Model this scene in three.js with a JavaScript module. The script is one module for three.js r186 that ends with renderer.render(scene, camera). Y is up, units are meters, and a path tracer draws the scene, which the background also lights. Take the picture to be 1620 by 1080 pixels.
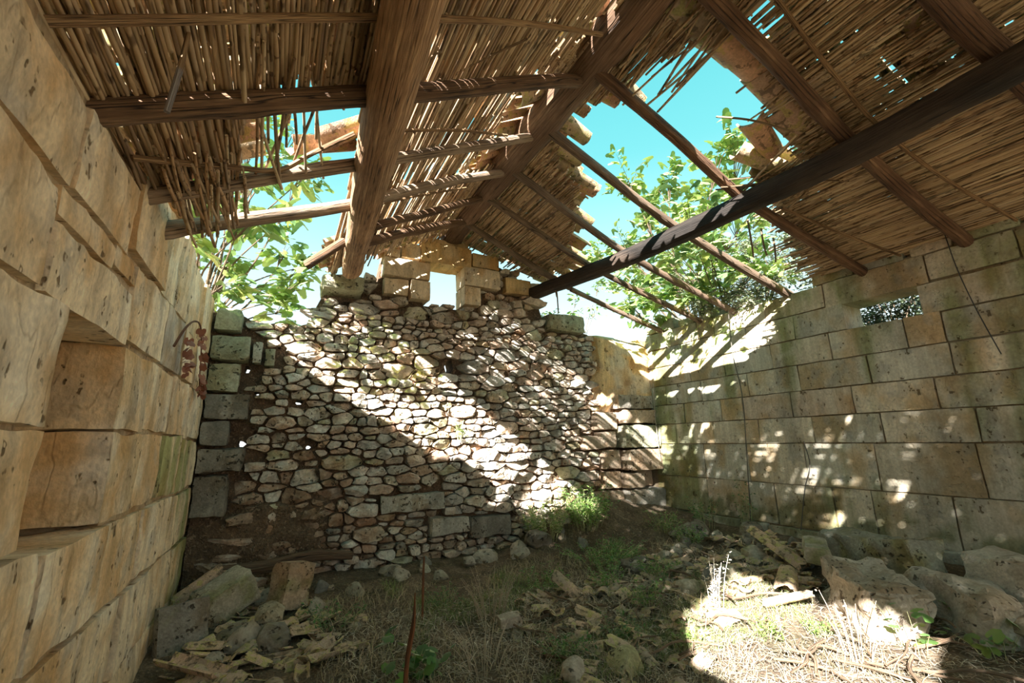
import * as THREE from 'three';
import { mergeGeometries } from 'three/addons/utils/BufferGeometryUtils.js';

// ------------------------------------------------------------------ camera, sky, sun, exposure
const scene = new THREE.Scene();
const FOCAL = 700, PITCH = Math.atan(156.5 / 700), YAW = 27.5 * Math.PI / 180, ROLL = 1.3 * Math.PI / 180;
const camera = new THREE.PerspectiveCamera(2 * Math.atan(540 / FOCAL) * 180 / Math.PI, 1.5, 0.05, 400);
camera.position.set(0, 1.3, 0);
{
  const F = new THREE.Vector3(Math.sin(YAW) * Math.cos(PITCH), Math.sin(PITCH), -Math.cos(YAW) * Math.cos(PITCH));
  const R0 = new THREE.Vector3(Math.cos(YAW), 0, Math.sin(YAW)), U0 = R0.clone().cross(F);
  camera.up.copy(U0.multiplyScalar(Math.cos(ROLL)).addScaledVector(R0, Math.sin(ROLL)));
  camera.lookAt(camera.position.clone().add(F));
}
scene.add(camera);
const renderer = new THREE.WebGLRenderer({ antialias: true });
renderer.toneMapping = THREE.LinearToneMapping;
renderer.toneMappingExposure = 2.3;
renderer.shadowMap.enabled = true;
renderer.shadowMap.type = THREE.PCFSoftShadowMap;
const SKY_GAIN = .60, SUN_POWER = 14.5;
{ // clear turquoise autumn sky, paler and brighter to the horizon, the same all round
  const W = 64, H = 256, data = new Float32Array(W * H * 4);
  const stops = [[-90, .55, .6, .56], [0, 1.05, 1.08, 1.04], [8, .92, 1.02, 1.02], [14, .76, .95, .98], [24, .44, .81, .86], [34, .19, .66, .70], [46, .115, .56, .61], [90, .08, .46, .54]];
  for (let r = 0; r < H; r++) {
    const el = (r + .5) / H * 180 - 90;
    let k = 0; while (k < stops.length - 2 && el > stops[k + 1][0]) k++;
    const a = stops[k], b = stops[k + 1], t = Math.min(1, Math.max(0, (el - a[0]) / (b[0] - a[0])));
    for (let c = 0; c < W; c++) { const o = (r * W + c) * 4; for (let i = 0; i < 3; i++) data[o + i] = (a[i + 1] + (b[i + 1] - a[i + 1]) * t) * SKY_GAIN; data[o + 3] = 1; }
  }
  const t = new THREE.DataTexture(data, W, H, THREE.RGBAFormat, THREE.FloatType);
  t.mapping = THREE.EquirectangularReflectionMapping; t.magFilter = THREE.LinearFilter; t.minFilter = THREE.LinearFilter; t.colorSpace = THREE.LinearSRGBColorSpace; t.needsUpdate = true;
  scene.background = t; scene.environment = t;
}
const sun = new THREE.DirectionalLight(new THREE.Color(1, .97, .93), SUN_POWER);
const SUN_DIR = new THREE.Vector3(-1, .7, .72).normalize();
sun.position.copy(SUN_DIR).multiplyScalar(30).add(new THREE.Vector3(3, 1, -3));
sun.target.position.set(3, 1, -3);
sun.castShadow = true; sun.shadow.mapSize.set(4096, 4096); sun.shadow.radius = 1; sun.shadow.bias = -.0004;
Object.assign(sun.shadow.camera, { left: -12, right: 12, top: 12, bottom: -12, near: 1, far: 70 });
scene.add(sun, sun.target);

// ------------------------------------------------------------------ small maths
function rng(seed) { let s = (seed * 2654435761) >>> 0; return () => { s = (s + 0x6d2b79f5) | 0; let t = Math.imul(s ^ (s >>> 15), 1 | s); t = (t + Math.imul(t ^ (t >>> 7), 61 | t)) ^ t; return ((t ^ (t >>> 14)) >>> 0) / 4294967296; }; }
const lerp = (a, b, t) => a + (b - a) * t, clamp = (x, a, b) => x < a ? a : x > b ? b : x;
const sstep = (a, b, x) => { const t = clamp((x - a) / (b - a), 0, 1); return t * t * (3 - 2 * t); };
function h3(x, y, z) { let h = Math.imul(x, 374761393) ^ Math.imul(y, 668265263) ^ Math.imul(z, 2147483629 ^ 1274126177); h = Math.imul(h ^ (h >>> 13), 1274126177); h ^= h >>> 16; return (h >>> 0) / 4294967296; }
function vn(x, y, z) { // value noise, 0..1
  const X = Math.floor(x), Y = Math.floor(y), Z = Math.floor(z); let a = x - X, b = y - Y, c = z - Z;
  a = a * a * (3 - 2 * a); b = b * b * (3 - 2 * b); c = c * c * (3 - 2 * c);
  const e = (i, j, k) => h3(X + i, Y + j, Z + k);
  return lerp(lerp(lerp(e(0, 0, 0), e(1, 0, 0), a), lerp(e(0, 1, 0), e(1, 1, 0), a), b), lerp(lerp(e(0, 0, 1), e(1, 0, 1), a), lerp(e(0, 1, 1), e(1, 1, 1), a), b), c);
}
function fbm(x, y, z, o = 4) { let s = 0, a = .5, n = 0; for (let i = 0; i < o; i++) { s += a * vn(x, y, z); n += a; a *= .5; x = x * 2.03 + 7.1; y = y * 2.03 + 3.7; z = z * 2.03 + 1.3; } return s / n; }
function tn(x, y, px, py, seed) { // tiling 2D value noise
  const X = Math.floor(x), Y = Math.floor(y); let a = x - X, b = y - Y; a = a * a * (3 - 2 * a); b = b * b * (3 - 2 * b);
  const e = (i, j) => h3(((X + i) % px + px) % px, ((Y + j) % py + py) % py, seed);
  return lerp(lerp(e(0, 0), e(1, 0), a), lerp(e(0, 1), e(1, 1), a), b);
}
function tf(u, v, fx, fy, o, seed) { let s = 0, a = .5, n = 0; for (let i = 0; i < o; i++) { s += a * tn(u * fx, v * fy, fx, fy, seed + i * 17); n += a; a *= .55; fx *= 2; fy *= 2; } return s / n; }
const V = (x, y, z) => new THREE.Vector3(x, y, z);

// ------------------------------------------------------------------ textures and materials
function texPair(size, f, wrapM, bumpOnly) { // f(u,v) -> [r,g,b (0..1 linear-ish multiplier in sRGB), height]
  const c = new Uint8Array(size * size * 4), b = new Uint8Array(size * size * 4);
  for (let y = 0; y < size; y++) for (let x = 0; x < size; x++) {
    const p = f((x + .5) / size, (y + .5) / size), o = (y * size + x) * 4;
    for (let i = 0; i < 3; i++) { c[o + i] = clamp(p[i], 0, 1) * 255; b[o + i] = clamp(p[3], 0, 1) * 255; }
    c[o + 3] = b[o + 3] = 255;
  }
  const mk = (d, cs) => { const t = new THREE.DataTexture(d, size, size, THREE.RGBAFormat); t.wrapS = t.wrapT = THREE.RepeatWrapping; t.magFilter = THREE.LinearFilter; t.minFilter = THREE.LinearMipmapLinearFilter; t.generateMipmaps = true; t.colorSpace = cs; t.repeat.set(1 / wrapM, 1 / wrapM); t.needsUpdate = true; return t; };
  return [mk(c, THREE.SRGBColorSpace), mk(b, THREE.NoColorSpace)];
}
const mix3 = (a, b, t) => [lerp(a[0], b[0], t), lerp(a[1], b[1], t), lerp(a[2], b[2], t)];
// pitted rough limestone, 1.6 m repeat
const [stoneC, stoneB] = texPair(1024, (u, v) => {
  const big = tf(u, v, 5, 5, 4, 11), mid = tf(u, v, 18, 18, 4, 51), fine = tf(u, v, 90, 90, 3, 91);
  const pit = sstep(.64, .78, tf(u, v, 44, 44, 3, 131)) * sstep(.42, .62, big + .2 * mid);
  const lich = sstep(.62, .72, tf(u, v, 26, 26, 4, 171));
  let c = mix3([.80, .77, .72], [.98, .96, .93], mid); c = mix3(c, [.72, .62, .5], .55 * sstep(.5, .75, big));
  c = mix3(c, [.98, .98, .95], .5 * lich); c = mix3(c, [.34, .29, .24], .75 * pit);
  const g = .86 + .28 * fine; return [c[0] * g, c[1] * g, c[2] * g, .2 + .38 * mid + .3 * fine + .12 * big - .5 * pit];
}, 1.6);
// soft tufa, vertical tool drag and run-off marks, 1.6 m repeat
const [tufaC, tufaB] = texPair(1024, (u, v) => {
  const big = tf(u, v, 4, 3, 4, 211), run = tf(u, v, 40, 3, 4, 251), fine = tf(u, v, 110, 80, 3, 291), mid = tf(u, v, 14, 10, 4, 331);
  const pit = sstep(.68, .8, tf(u, v, 46, 34, 3, 371)) * sstep(.5, .6, mid);
  const crack = 1 - sstep(.0, .035, Math.abs(tf(u, v, 9, 3, 4, 411) - .5));
  let c = mix3([.84, .80, .74], [.99, .97, .93], run); c = mix3(c, [.78, .64, .46], .6 * sstep(.45, .72, big));
  c = mix3(c, [.72, .70, .68], .5 * sstep(.55, .75, mid)); c = mix3(c, [.36, .29, .2], .7 * pit); c = mix3(c, [.45, .36, .26], .3 * crack * run);
  const g = .9 + .2 * fine; return [c[0] * g, c[1] * g, c[2] * g, .25 + .3 * run + .22 * mid + .25 * fine - .45 * pit - .2 * crack];
}, 1.6);
// weathered timber: u around, v along the trunk
const [woodC, woodB] = texPair(512, (u, v) => {
  const grain = tf(u, v, 56, 2, 5, 511), big = tf(u, v, 6, 3, 3, 541), fine = tf(u, v, 120, 12, 2, 571);
  const split = 1 - sstep(.0, .045, Math.abs(tf(u, v, 30, 1, 3, 601) - .5));
  let c = mix3([.55, .47, .4], [1, .96, .9], grain); c = mix3(c, [.62, .5, .4], .45 * big); c = mix3(c, [.2, .15, .12], .75 * split * sstep(.35, .6, big));
  const g = .85 + .3 * fine; return [c[0] * g, c[1] * g, c[2] * g, .5 * grain + .3 * fine + .2 - .4 * split];
}, .8);
// cane: u around, v along
const [caneC, caneB] = texPair(256, (u, v) => {
  const s = tf(u, v, 16, 2, 3, 701), b = tf(u, v, 3, 4, 3, 731), spot = sstep(.66, .78, tf(u, v, 14, 20, 2, 761));
  let c = mix3([.7, .62, .52], [1, .97, .92], s); c = mix3(c, [.62, .46, .33], .6 * sstep(.5, .75, b)); c = mix3(c, [.35, .28, .22], .6 * spot);
  return [c[0], c[1], c[2], s];
}, 1);
// terracotta with lichen, .6 m repeat
const [tileC, tileB] = texPair(512, (u, v) => {
  const m = tf(u, v, 10, 10, 4, 811), f = tf(u, v, 80, 80, 2, 841), li = sstep(.54, .64, tf(u, v, 13, 13, 4, 871)), dk = sstep(.6, .72, tf(u, v, 18, 18, 4, 901));
  let c = mix3([.84, .78, .72], [1, .96, .92], m); c = mix3(c, [.86, .9, .62], .7 * li); c = mix3(c, [.42, .4, .36], .6 * dk);
  const g = .88 + .24 * f; return [c[0] * g, c[1] * g, c[2] * g, .5 * f + .4 * m + .1 * li];
}, .6);
// soil with grit, 1.4 m repeat
const [soilC, soilB] = texPair(1024, (u, v) => {
  const m = tf(u, v, 7, 7, 5, 1011), f = tf(u, v, 70, 70, 3, 1041), grit = sstep(.66, .74, tf(u, v, 55, 55, 2, 1071)), straw = 1 - sstep(0, .05, Math.abs(tf(u, v, 30, 12, 3, 1101) - .5));
  let c = mix3([.46, .42, .37], [.78, .73, .66], m); c = mix3(c, [1, .97, .9], .6 * grit); c = mix3(c, [.9, .8, .62], .35 * straw);
  const g = .75 + .5 * f; return [c[0] * g, c[1] * g, c[2] * g, .5 * f + .3 * m + .3 * grit];
}, 1.4);
const std = (o) => new THREE.MeshStandardMaterial({ roughness: .92, metalness: 0, vertexColors: true, ...o });
const M = {
  rubble: std({ map: stoneC, bumpMap: stoneB, bumpScale: .022, roughness: .95 }),
  tufa: std({ map: tufaC, bumpMap: tufaB, bumpScale: .016, roughness: .95 }),
  ashlar: std({ map: tufaC, bumpMap: stoneB, bumpScale: .012, roughness: .95 }),
  earth: std({ map: soilC, bumpMap: soilB, bumpScale: .03, roughness: 1 }),
  wood: std({ map: woodC, bumpMap: woodB, bumpScale: .014, roughness: .85 }),
  tile: std({ map: tileC, bumpMap: tileB, bumpScale: .004, roughness: .9 }),
  leaf: new THREE.MeshPhysicalMaterial({ vertexColors: true, metalness: 0, roughness: .55, side: THREE.DoubleSide, transmission: .42, thickness: 0 }),
  dry: std({ roughness: .9, side: THREE.DoubleSide }),
  plain: std({ roughness: .8 }),
};
M.leaf.roughness = .9;

// ------------------------------------------------------------------ geometry builder
// indexed points -> triangles with creased normals, box-projected uv in metres and vertex colours
function bake(pos, idx, { crease = 50, tint = null, uv = null, uvOff = [0, 0] } = {}) {
  const nt = idx.length / 3, fn = new Float32Array(nt * 3), at = new Map();
  for (let t = 0; t < nt; t++) {
    const [a, b, c] = [idx[t * 3] * 3, idx[t * 3 + 1] * 3, idx[t * 3 + 2] * 3];
    const ux = pos[b] - pos[a], uy = pos[b + 1] - pos[a + 1], uz = pos[b + 2] - pos[a + 2], vx = pos[c] - pos[a], vy = pos[c + 1] - pos[a + 1], vz = pos[c + 2] - pos[a + 2];
    fn[t * 3] = uy * vz - uz * vy; fn[t * 3 + 1] = uz * vx - ux * vz; fn[t * 3 + 2] = ux * vy - uy * vx;
    for (let k = 0; k < 3; k++) { const i = idx[t * 3 + k]; let l = at.get(i); if (!l) at.set(i, l = []); l.push(t); }
  }
  const P = new Float32Array(nt * 9), N = new Float32Array(nt * 9), T = new Float32Array(nt * 6), C = new Float32Array(nt * 9), cc = Math.cos(crease * Math.PI / 180);
  const len = (t) => Math.hypot(fn[t * 3], fn[t * 3 + 1], fn[t * 3 + 2]) || 1e-12;
  for (let t = 0; t < nt; t++) {
    const l0 = len(t), nx = fn[t * 3] / l0, ny = fn[t * 3 + 1] / l0, nz = fn[t * 3 + 2] / l0, ax = Math.abs(nx), ay = Math.abs(ny), az = Math.abs(nz);
    for (let k = 0; k < 3; k++) {
      const i = idx[t * 3 + k], o = t * 9 + k * 3, x = pos[i * 3], y = pos[i * 3 + 1], z = pos[i * 3 + 2];
      P[o] = x; P[o + 1] = y; P[o + 2] = z;
      let sx = 0, sy = 0, sz = 0;
      for (const q of at.get(i)) { const l = len(q), d = (fn[q * 3] * nx + fn[q * 3 + 1] * ny + fn[q * 3 + 2] * nz) / l; if (d > cc) { sx += fn[q * 3]; sy += fn[q * 3 + 1]; sz += fn[q * 3 + 2]; } }
      const l = Math.hypot(sx, sy, sz) || 1; N[o] = sx / l; N[o + 1] = sy / l; N[o + 2] = sz / l;
      const w = t * 6 + k * 2;
      if (uv) { T[w] = uv[i * 2] + uvOff[0]; T[w + 1] = uv[i * 2 + 1] + uvOff[1]; }
      else if (ax >= ay && ax >= az) { T[w] = z + uvOff[0]; T[w + 1] = y + uvOff[1]; } else if (ay >= az) { T[w] = x + uvOff[0]; T[w + 1] = z + uvOff[1]; } else { T[w] = x + uvOff[0]; T[w + 1] = y + uvOff[1]; }
      const c = tint ? tint(x, y, z, N[o], N[o + 1], N[o + 2], i) : [1, 1, 1]; C[o] = c[0]; C[o + 1] = c[1]; C[o + 2] = c[2];
    }
  }
  const g = new THREE.BufferGeometry();
  g.setAttribute('position', new THREE.BufferAttribute(P, 3)); g.setAttribute('normal', new THREE.BufferAttribute(N, 3));
  g.setAttribute('uv', new THREE.BufferAttribute(T, 2)); g.setAttribute('color', new THREE.BufferAttribute(C, 3));
  return g;
}
// a block with worn, wobbly edges. w along x, h along y, d along z, centred
function blockGeom(w, h, d, { round = .018, rough = .012, seed = 1, cell = .06, tint, skew = 0, taper = 0, crease = 42, chip = 1 } = {}) {
  const nx = clamp(Math.round(w / cell), 3, 26), ny = clamp(Math.round(h / cell), 3, 16), nz = clamp(Math.round(d / (cell * 1.6)), 2, 8);
  const key = new Map(), pos = [], idx = [], lat = [nx, ny, nz];
  const vid = (i, j, k) => { const q = (i * 64 + j) * 64 + k; let v = key.get(q); if (v === undefined) { v = pos.length / 3; key.set(q, v); pos.push(i, j, k); } return v; };
  const face = (ax, side) => { const [a, b] = [(ax + 1) % 3, (ax + 2) % 3]; for (let i = 0; i < lat[a]; i++) for (let j = 0; j < lat[b]; j++) { const p = (di, dj) => { const c = [0, 0, 0]; c[ax] = side ? lat[ax] : 0; c[a] = i + di; c[b] = j + dj; return vid(...c); }; const q = [p(0, 0), p(1, 0), p(1, 1), p(0, 1)]; if (side) idx.push(q[0], q[1], q[2], q[0], q[2], q[3]); else idx.push(q[0], q[2], q[1], q[0], q[3], q[2]); } };
  for (let a = 0; a < 3; a++) { face(a, 0); face(a, 1); }
  const half = [w / 2, h / 2, d / 2], S = seed * 13.7;
  for (let v = 0; v < pos.length; v += 3) {
    const p = [0, 1, 2].map((a) => { let t = pos[v + a] / lat[a]; t = clamp(t, 0, 1); return (t * 2 - 1) * half[a]; });
    // crowd lattice rows towards the edges
    const r = Math.min(round * (.6 + 1.5 * chip * sstep(.5, .85, fbm(p[0] * 5 + S, p[1] * 5, p[2] * 5, 3))), half[0] * .8, half[1] * .8, half[2] * .8);
    const q = p.map((x, a) => clamp(x, -(half[a] - r), half[a] - r)), e = p.map((x, a) => x - q[a]), L = Math.hypot(...e);
    if (L > 0) { for (let a = 0; a < 3; a++) p[a] = q[a] + e[a] / L * Math.min(r, L); }
    const n = (fbm(p[0] * 4 + S, p[1] * 4 + 9, p[2] * 4 + S, 4) - .5) * 2 * rough + (fbm(p[0] * 14 + S, p[1] * 14, p[2] * 14, 2) - .5) * rough * .7;
    const wob = (a, f) => (fbm(p[(a + 1) % 3] * f + S + a * 31, p[(a + 2) % 3] * f, S, 2) - .5) * 2 * rough * .8;
    for (let a = 0; a < 3; a++) pos[v + a] = p[a] + (L > 0 ? e[a] / L * n : 0) + (Math.abs(e[a]) > 0 ? Math.sign(e[a]) * wob(a, 3) : 0);
    pos[v] += skew * p[1] / h * w + taper * p[1] * p[0] / w;
  }
  return bake(pos, idx, { tint, crease, uvOff: [seed * .37 % 1.6, seed * .71 % 1.6] });
}
// a rubble stone from a polygon in the wall plane: face towards +z, back buried at -depth
function stoneGeom(poly, depth, bulge, seed, tint, n = 18) {
  const R = rng(seed), P = [];
  let per = 0; const m = poly.length, seg = poly.map((a, i) => { const b = poly[(i + 1) % m], l = Math.hypot(b[0] - a[0], b[1] - a[1]); per += l; return l; });
  let cx = 0, cy = 0; for (const p of poly) { cx += p[0] / m; cy += p[1] / m; }
  for (let i = 0; i < n; i++) { let s = i / n * per, k = 0; while (s > seg[k] && k < m - 1) { s -= seg[k]; k++; } const a = poly[k], b = poly[(k + 1) % m], t = clamp(s / (seg[k] || 1), 0, 1); P.push([lerp(a[0], b[0], t), lerp(a[1], b[1], t)]); }
  const Q = P.map((p, i) => { const a = P[(i + n - 1) % n], b = P[(i + 1) % n], j = 1 - .13 * R() * R(); return [cx + (p[0] * .84 + (a[0] + b[0]) * .08 - cx) * j, cy + (p[1] * .84 + (a[1] + b[1]) * .08 - cy) * j]; });
  const sz = Math.sqrt(per * per / 16), fac = [...Array(4)].map(() => { const a = R() * 6.28, s = .12 + R() * .75; return [Math.cos(a) * s, Math.sin(a) * s, bulge * (.5 + R() * .6)]; });
  const rings = [[1, -depth], [1.0, -.2 * bulge], [.97, .72 * bulge], [.83, .97 * bulge], [.4, bulge]], pos = [], idx = [];
  rings.forEach(([s, z], k) => Q.forEach((p, i) => {
    const x = (p[0] - cx) * s, y = (p[1] - cy) * s; let zz = z;
    if (k >= 2) { for (const f of fac) zz = Math.min(zz, f[2] - (f[0] * x + f[1] * y)); zz += (fbm(x * 16 + seed, y * 16, seed * .3, 3) - .5) * bulge * .75; }
    const j = (1 + (vn(x * 26 + seed * 3, y * 26, 1) - .5) * .24) * (k === 0 ? 1 : 1 + (vn(x * 30 + seed * 3, y * 30, k) - .5) * .1);
    pos.push(cx + x * j, cy + y * j, zz);
  }));
  let zc = bulge; for (const f of fac) zc = Math.min(zc, f[2]); pos.push(cx, cy, zc);
  for (let k = 0; k < rings.length - 1; k++) for (let i = 0; i < n; i++) { const a = k * n + i, b = k * n + (i + 1) % n; idx.push(a, b, b + n, a, b + n, a + n); }
  const o = (rings.length - 1) * n; for (let i = 0; i < n; i++) idx.push(o + i, o + (i + 1) % n, rings.length * n);
  return bake(pos, idx, { tint, crease: 27, uvOff: [seed * .173 % 1.6, seed * .619 % 1.6] });
}
// a free boulder or rubble lump: noisy ellipsoid cut by planes
function lumpGeom(rx, ry, rz, seed, tint, cuts = 7, detail = 10, rough = .1) {
  const R = rng(seed * 7 + 3), pl = [...Array(cuts)].map(() => { const v = V(R() * 2 - 1, R() * 2 - 1, R() * 2 - 1).normalize(); return [v, .62 + R() * .3]; });
  const pos = [], idx = [], nu = detail * 2, nv = detail;
  for (let j = 0; j <= nv; j++) for (let i = 0; i < nu; i++) {
    const th = j / nv * Math.PI, ph = i / nu * Math.PI * 2, d = V(Math.sin(th) * Math.cos(ph), Math.cos(th), Math.sin(th) * Math.sin(ph)); let r = 1.06;
    for (const [v, c] of pl) { const k = d.dot(v); if (k > .01) r = Math.min(r, c / k); }
    r *= 1 + (fbm(d.x * 2.4 + seed, d.y * 2.4, d.z * 2.4, 4) - .5) * rough * 2; pos.push(d.x * r * rx, d.y * r * ry, d.z * r * rz);
  }
  for (let j = 0; j < nv; j++) for (let i = 0; i < nu; i++) { const a = j * nu + i, b = j * nu + (i + 1) % nu; if (j > 0) idx.push(a, b, b + nu); if (j < nv - 1) idx.push(a, b + nu, a + nu); }
  return bake(pos, idx, { tint, crease: 40, uvOff: [seed * .31 % 1.6, seed * .77 % 1.6] });
}
// a trunk, branch or stem along points with radii
function tubeGeom(pts, rad, { seg = 8, len = 12, noise = .0, seed = 1, tint, flat = 0, knots = 0, caps = true, ring = 3 } = {}) {
  const cu = new THREE.CatmullRomCurve3(pts.map((p) => p.isVector3 ? p : V(...p)), false, 'centripetal'), pos = [], uv = [], idx = [], L = cu.getLength();
  let nrm = null, R = rng(seed + 5); const kn = [...Array(knots)].map(() => [R(), R() * 6.28, .35 + R() * .5]);
  const ref = rad.reduce((a, b) => Math.max(a, b));
  for (let j = 0; j <= len; j++) {
    const t = j / len, c = cu.getPointAt(t), T = cu.getTangentAt(t);
    if (!nrm) nrm = Math.abs(T.y) < .9 ? V(0, 1, 0) : V(1, 0, 0); nrm = nrm.clone().addScaledVector(T, -nrm.dot(T)).normalize(); const bi = T.clone().cross(nrm);
    const f = t * (rad.length - 1), k = Math.min(rad.length - 2, Math.floor(f)), r0 = rad.length > 1 ? lerp(rad[k], rad[k + 1], f - k) : rad[0];
    for (let i = 0; i <= seg; i++) {
      const a = (i % seg) / seg * Math.PI * 2; let r = r0;
      if (flat) { const s = Math.abs(Math.cos(a)), q = Math.abs(Math.sin(a)); r *= lerp(1, .86 / Math.max(s, q), flat); }
      if (noise) r *= 1 + (fbm(Math.cos(a) * 1.3 + seed, Math.sin(a) * 1.3, t * L * 2.2 + seed, 3) - .5) * noise * 2 + (vn(a * 3.2, t * L * 1.1, seed) - .5) * noise * .6;
      for (const [kt, ka, ks] of kn) { const dt = (t - kt) * L / (ref * 1.5), da = Math.atan2(Math.sin(a - ka), Math.cos(a - ka)) / .7; r += r0 * ks * .35 * Math.exp(-dt * dt - da * da); }
      const p = c.clone().addScaledVector(nrm, Math.cos(a) * r).addScaledVector(bi, Math.sin(a) * r); pos.push(p.x, p.y, p.z); uv.push(i / seg * Math.max(.2, Math.round(6.28 * ref / .2) * .2), t * L);
    }
  }
  const w = seg + 1; for (let j = 0; j < len; j++) for (let i = 0; i < seg; i++) { const a = j * w + i; idx.push(a, a + 1, a + w + 1, a, a + w + 1, a + w); }
  if (caps) for (const e of [0, len]) { const c = cu.getPointAt(e / len), v = pos.length / 3; pos.push(c.x, c.y, c.z); uv.push(.1, e ? L + .05 : -.05); for (let i = 0; i < seg; i++) e ? idx.push(e * w + i, e * w + i + 1, v) : idx.push(i + 1, i, v); }
  // weld the seam normals by leaving the seam creased only a little
  return bake(pos, idx, { tint, crease: seg < 7 ? 75 : 45, uv, uvOff: [seed * .13 % .8, seed * .29 % .8] });
}
const merge = (list) => list.length === 1 ? list[0] : mergeGeometries(list);
function moved(g, m) { const c = g.clone(); c.applyMatrix4(m); return c; }

// ------------------------------------------------------------------ naming and adding
const used = new Map();
function numbered(n) { const k = used.get(n) ?? 0; used.set(n, k + 1); return k ? n + '_' + String(k).padStart(3, '0') : n; }
function mesh(name, geo, mat, parent = scene) { const o = new THREE.Mesh(geo, mat); o.name = numbered(name); o.castShadow = o.receiveShadow = true; parent.add(o); return o; }
function thing(name, label, category, pos = [0, 0, 0], group) { const o = new THREE.Group(); o.name = numbered(name); o.position.set(...pos); o.userData = { label, category }; if (group) o.userData.group = group; scene.add(o); return o; }
function tag(o, label, category, group) { o.userData.label = label; if (category) o.userData.category = category; if (group) o.userData.group = group; return o; }
function structure(name, label) { const o = new THREE.Group(); o.name = numbered(name); o.userData = { kind: 'structure' }; if (label) o.userData.label = label; scene.add(o); return o; }
const centre = (g) => { g.computeBoundingBox(); const c = g.boundingBox.getCenter(V(0, 0, 0)); g.translate(-c.x, -c.y, -c.z); return c; };
// mesh whose origin sits at the middle of its base
function placed(name, g, mat, parent = scene) { g.computeBoundingBox(); const b = g.boundingBox, c = b.getCenter(V(0, 0, 0)); c.y = b.min.y; g.translate(-c.x, -c.y, -c.z); const o = mesh(name, g, mat, parent); o.position.copy(c); return o; }

// ------------------------------------------------------------------ the room: x -0.85 .. 6.37, back wall z -6.48
const XL = -.85, XR = 6.37, ZB = -6.48, ZF = 3.4;
const yL = (x) => 2.85 + .58 * (x + .85), yR = (x) => 4.62 - .3 * (x - 2.2), roofY = (x) => x < 2.2 ? yL(x) : yR(x);
function groundY(x, z) {
  let y = -.4 + .34 * sstep(3.9, 6.2, x) * sstep(-1, -2.2, z) + .1 * sstep(-4.2, -6.2, z);
  y += .5 * Math.exp(-(((x - 4.6) / 1.05) ** 2 + ((z + 6.5) / .7) ** 2)) - .08 * Math.exp(-(((x + .3) / .9) ** 2 + ((z + 5.4) / .9) ** 2));
  y += .14 * Math.exp(-(((x - 4.3) / .9) ** 2 + ((z + 3.6) / .8) ** 2));
  return y + (fbm(x * 1.7, 3, z * 1.7, 3) - .5) * .14 + (fbm(x * 7, 5, z * 7, 3) - .5) * .05;
}
function heightField(x0, x1, z0, z1, nx, nz, f, tint) {
  const pos = [], idx = [];
  for (let j = 0; j <= nz; j++) for (let i = 0; i <= nx; i++) { const x = lerp(x0, x1, i / nx), z = lerp(z0, z1, j / nz); pos.push(x, f(x, z), z); }
  for (let j = 0; j < nz; j++) for (let i = 0; i < nx; i++) { const a = j * (nx + 1) + i; idx.push(a, a + nx + 1, a + 1, a + 1, a + nx + 1, a + nx + 2); }
  return bake(pos, idx, { tint, crease: 80 });
}
{
  const soil = (x, y, z) => { const n = fbm(x * 1.3, 1, z * 1.3, 4), m = fbm(x * 5, 8, z * 5, 3); return mix3(mix3([.30, .245, .19], [.44, .37, .30], n), [.24, .22, .14], sstep(.5, .7, m)); };
  const g = heightField(XL - .1, XR + .1, ZB - .15, ZF + .4, 124, 170, groundY, soil);
  const o = mesh('floor', g, M.earth); o.userData = { kind: 'structure' };
  const out = (x, y, z) => mix3([.62, .55, .36], [.44, .45, .24], sstep(.4, .65, fbm(x * .35, 4, z * .35, 4)));
  const t = mesh('terrain', heightField(-60, 60, -60, 60, 90, 90, (x, z) => -.52 - .04 * fbm(x * .4, 2, z * .4, 3) - (Math.abs(x - 2.7) < 4.5 && z < 5 && z > -8 ? .25 : 0), out), M.earth); t.userData = { kind: 'structure' };
}
function coloured(g, tint) { const n = g.attributes.position.count, c = new Float32Array(n * 3), p = g.attributes.position, q = g.attributes.normal; for (let i = 0; i < n; i++) { const k = tint(p.getX(i), p.getY(i), p.getZ(i), q.getX(i), q.getY(i), q.getZ(i)); c.set(k, i * 3); } g.setAttribute('color', new THREE.BufferAttribute(c, 3)); return g; }
function slab(shapePts, holes, depth, tint) { // extruded outline in x,y, front face at z = 0, going back
  const s = new THREE.Shape(shapePts.map((p) => new THREE.Vector2(...p)));
  for (const h of holes) s.holes.push(new THREE.Path(h.map((p) => new THREE.Vector2(...p))));
  let g = new THREE.ExtrudeGeometry(s, { depth, bevelEnabled: false, steps: 1 }); g.translate(0, 0, -depth); if (g.index) g = g.toNonIndexed();
  return coloured(g, tint);
}
const rect = (x0, y0, x1, y1) => [[x0, y0], [x1, y0], [x1, y1], [x0, y1]];
const ring = (x, y, rx, ry, n, R) => [...Array(n)].map((_, i) => { const a = -i / n * 6.283, k = .75 + R() * .5; return [x + Math.cos(a) * rx * k, y + Math.sin(a) * ry * k]; });

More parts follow.
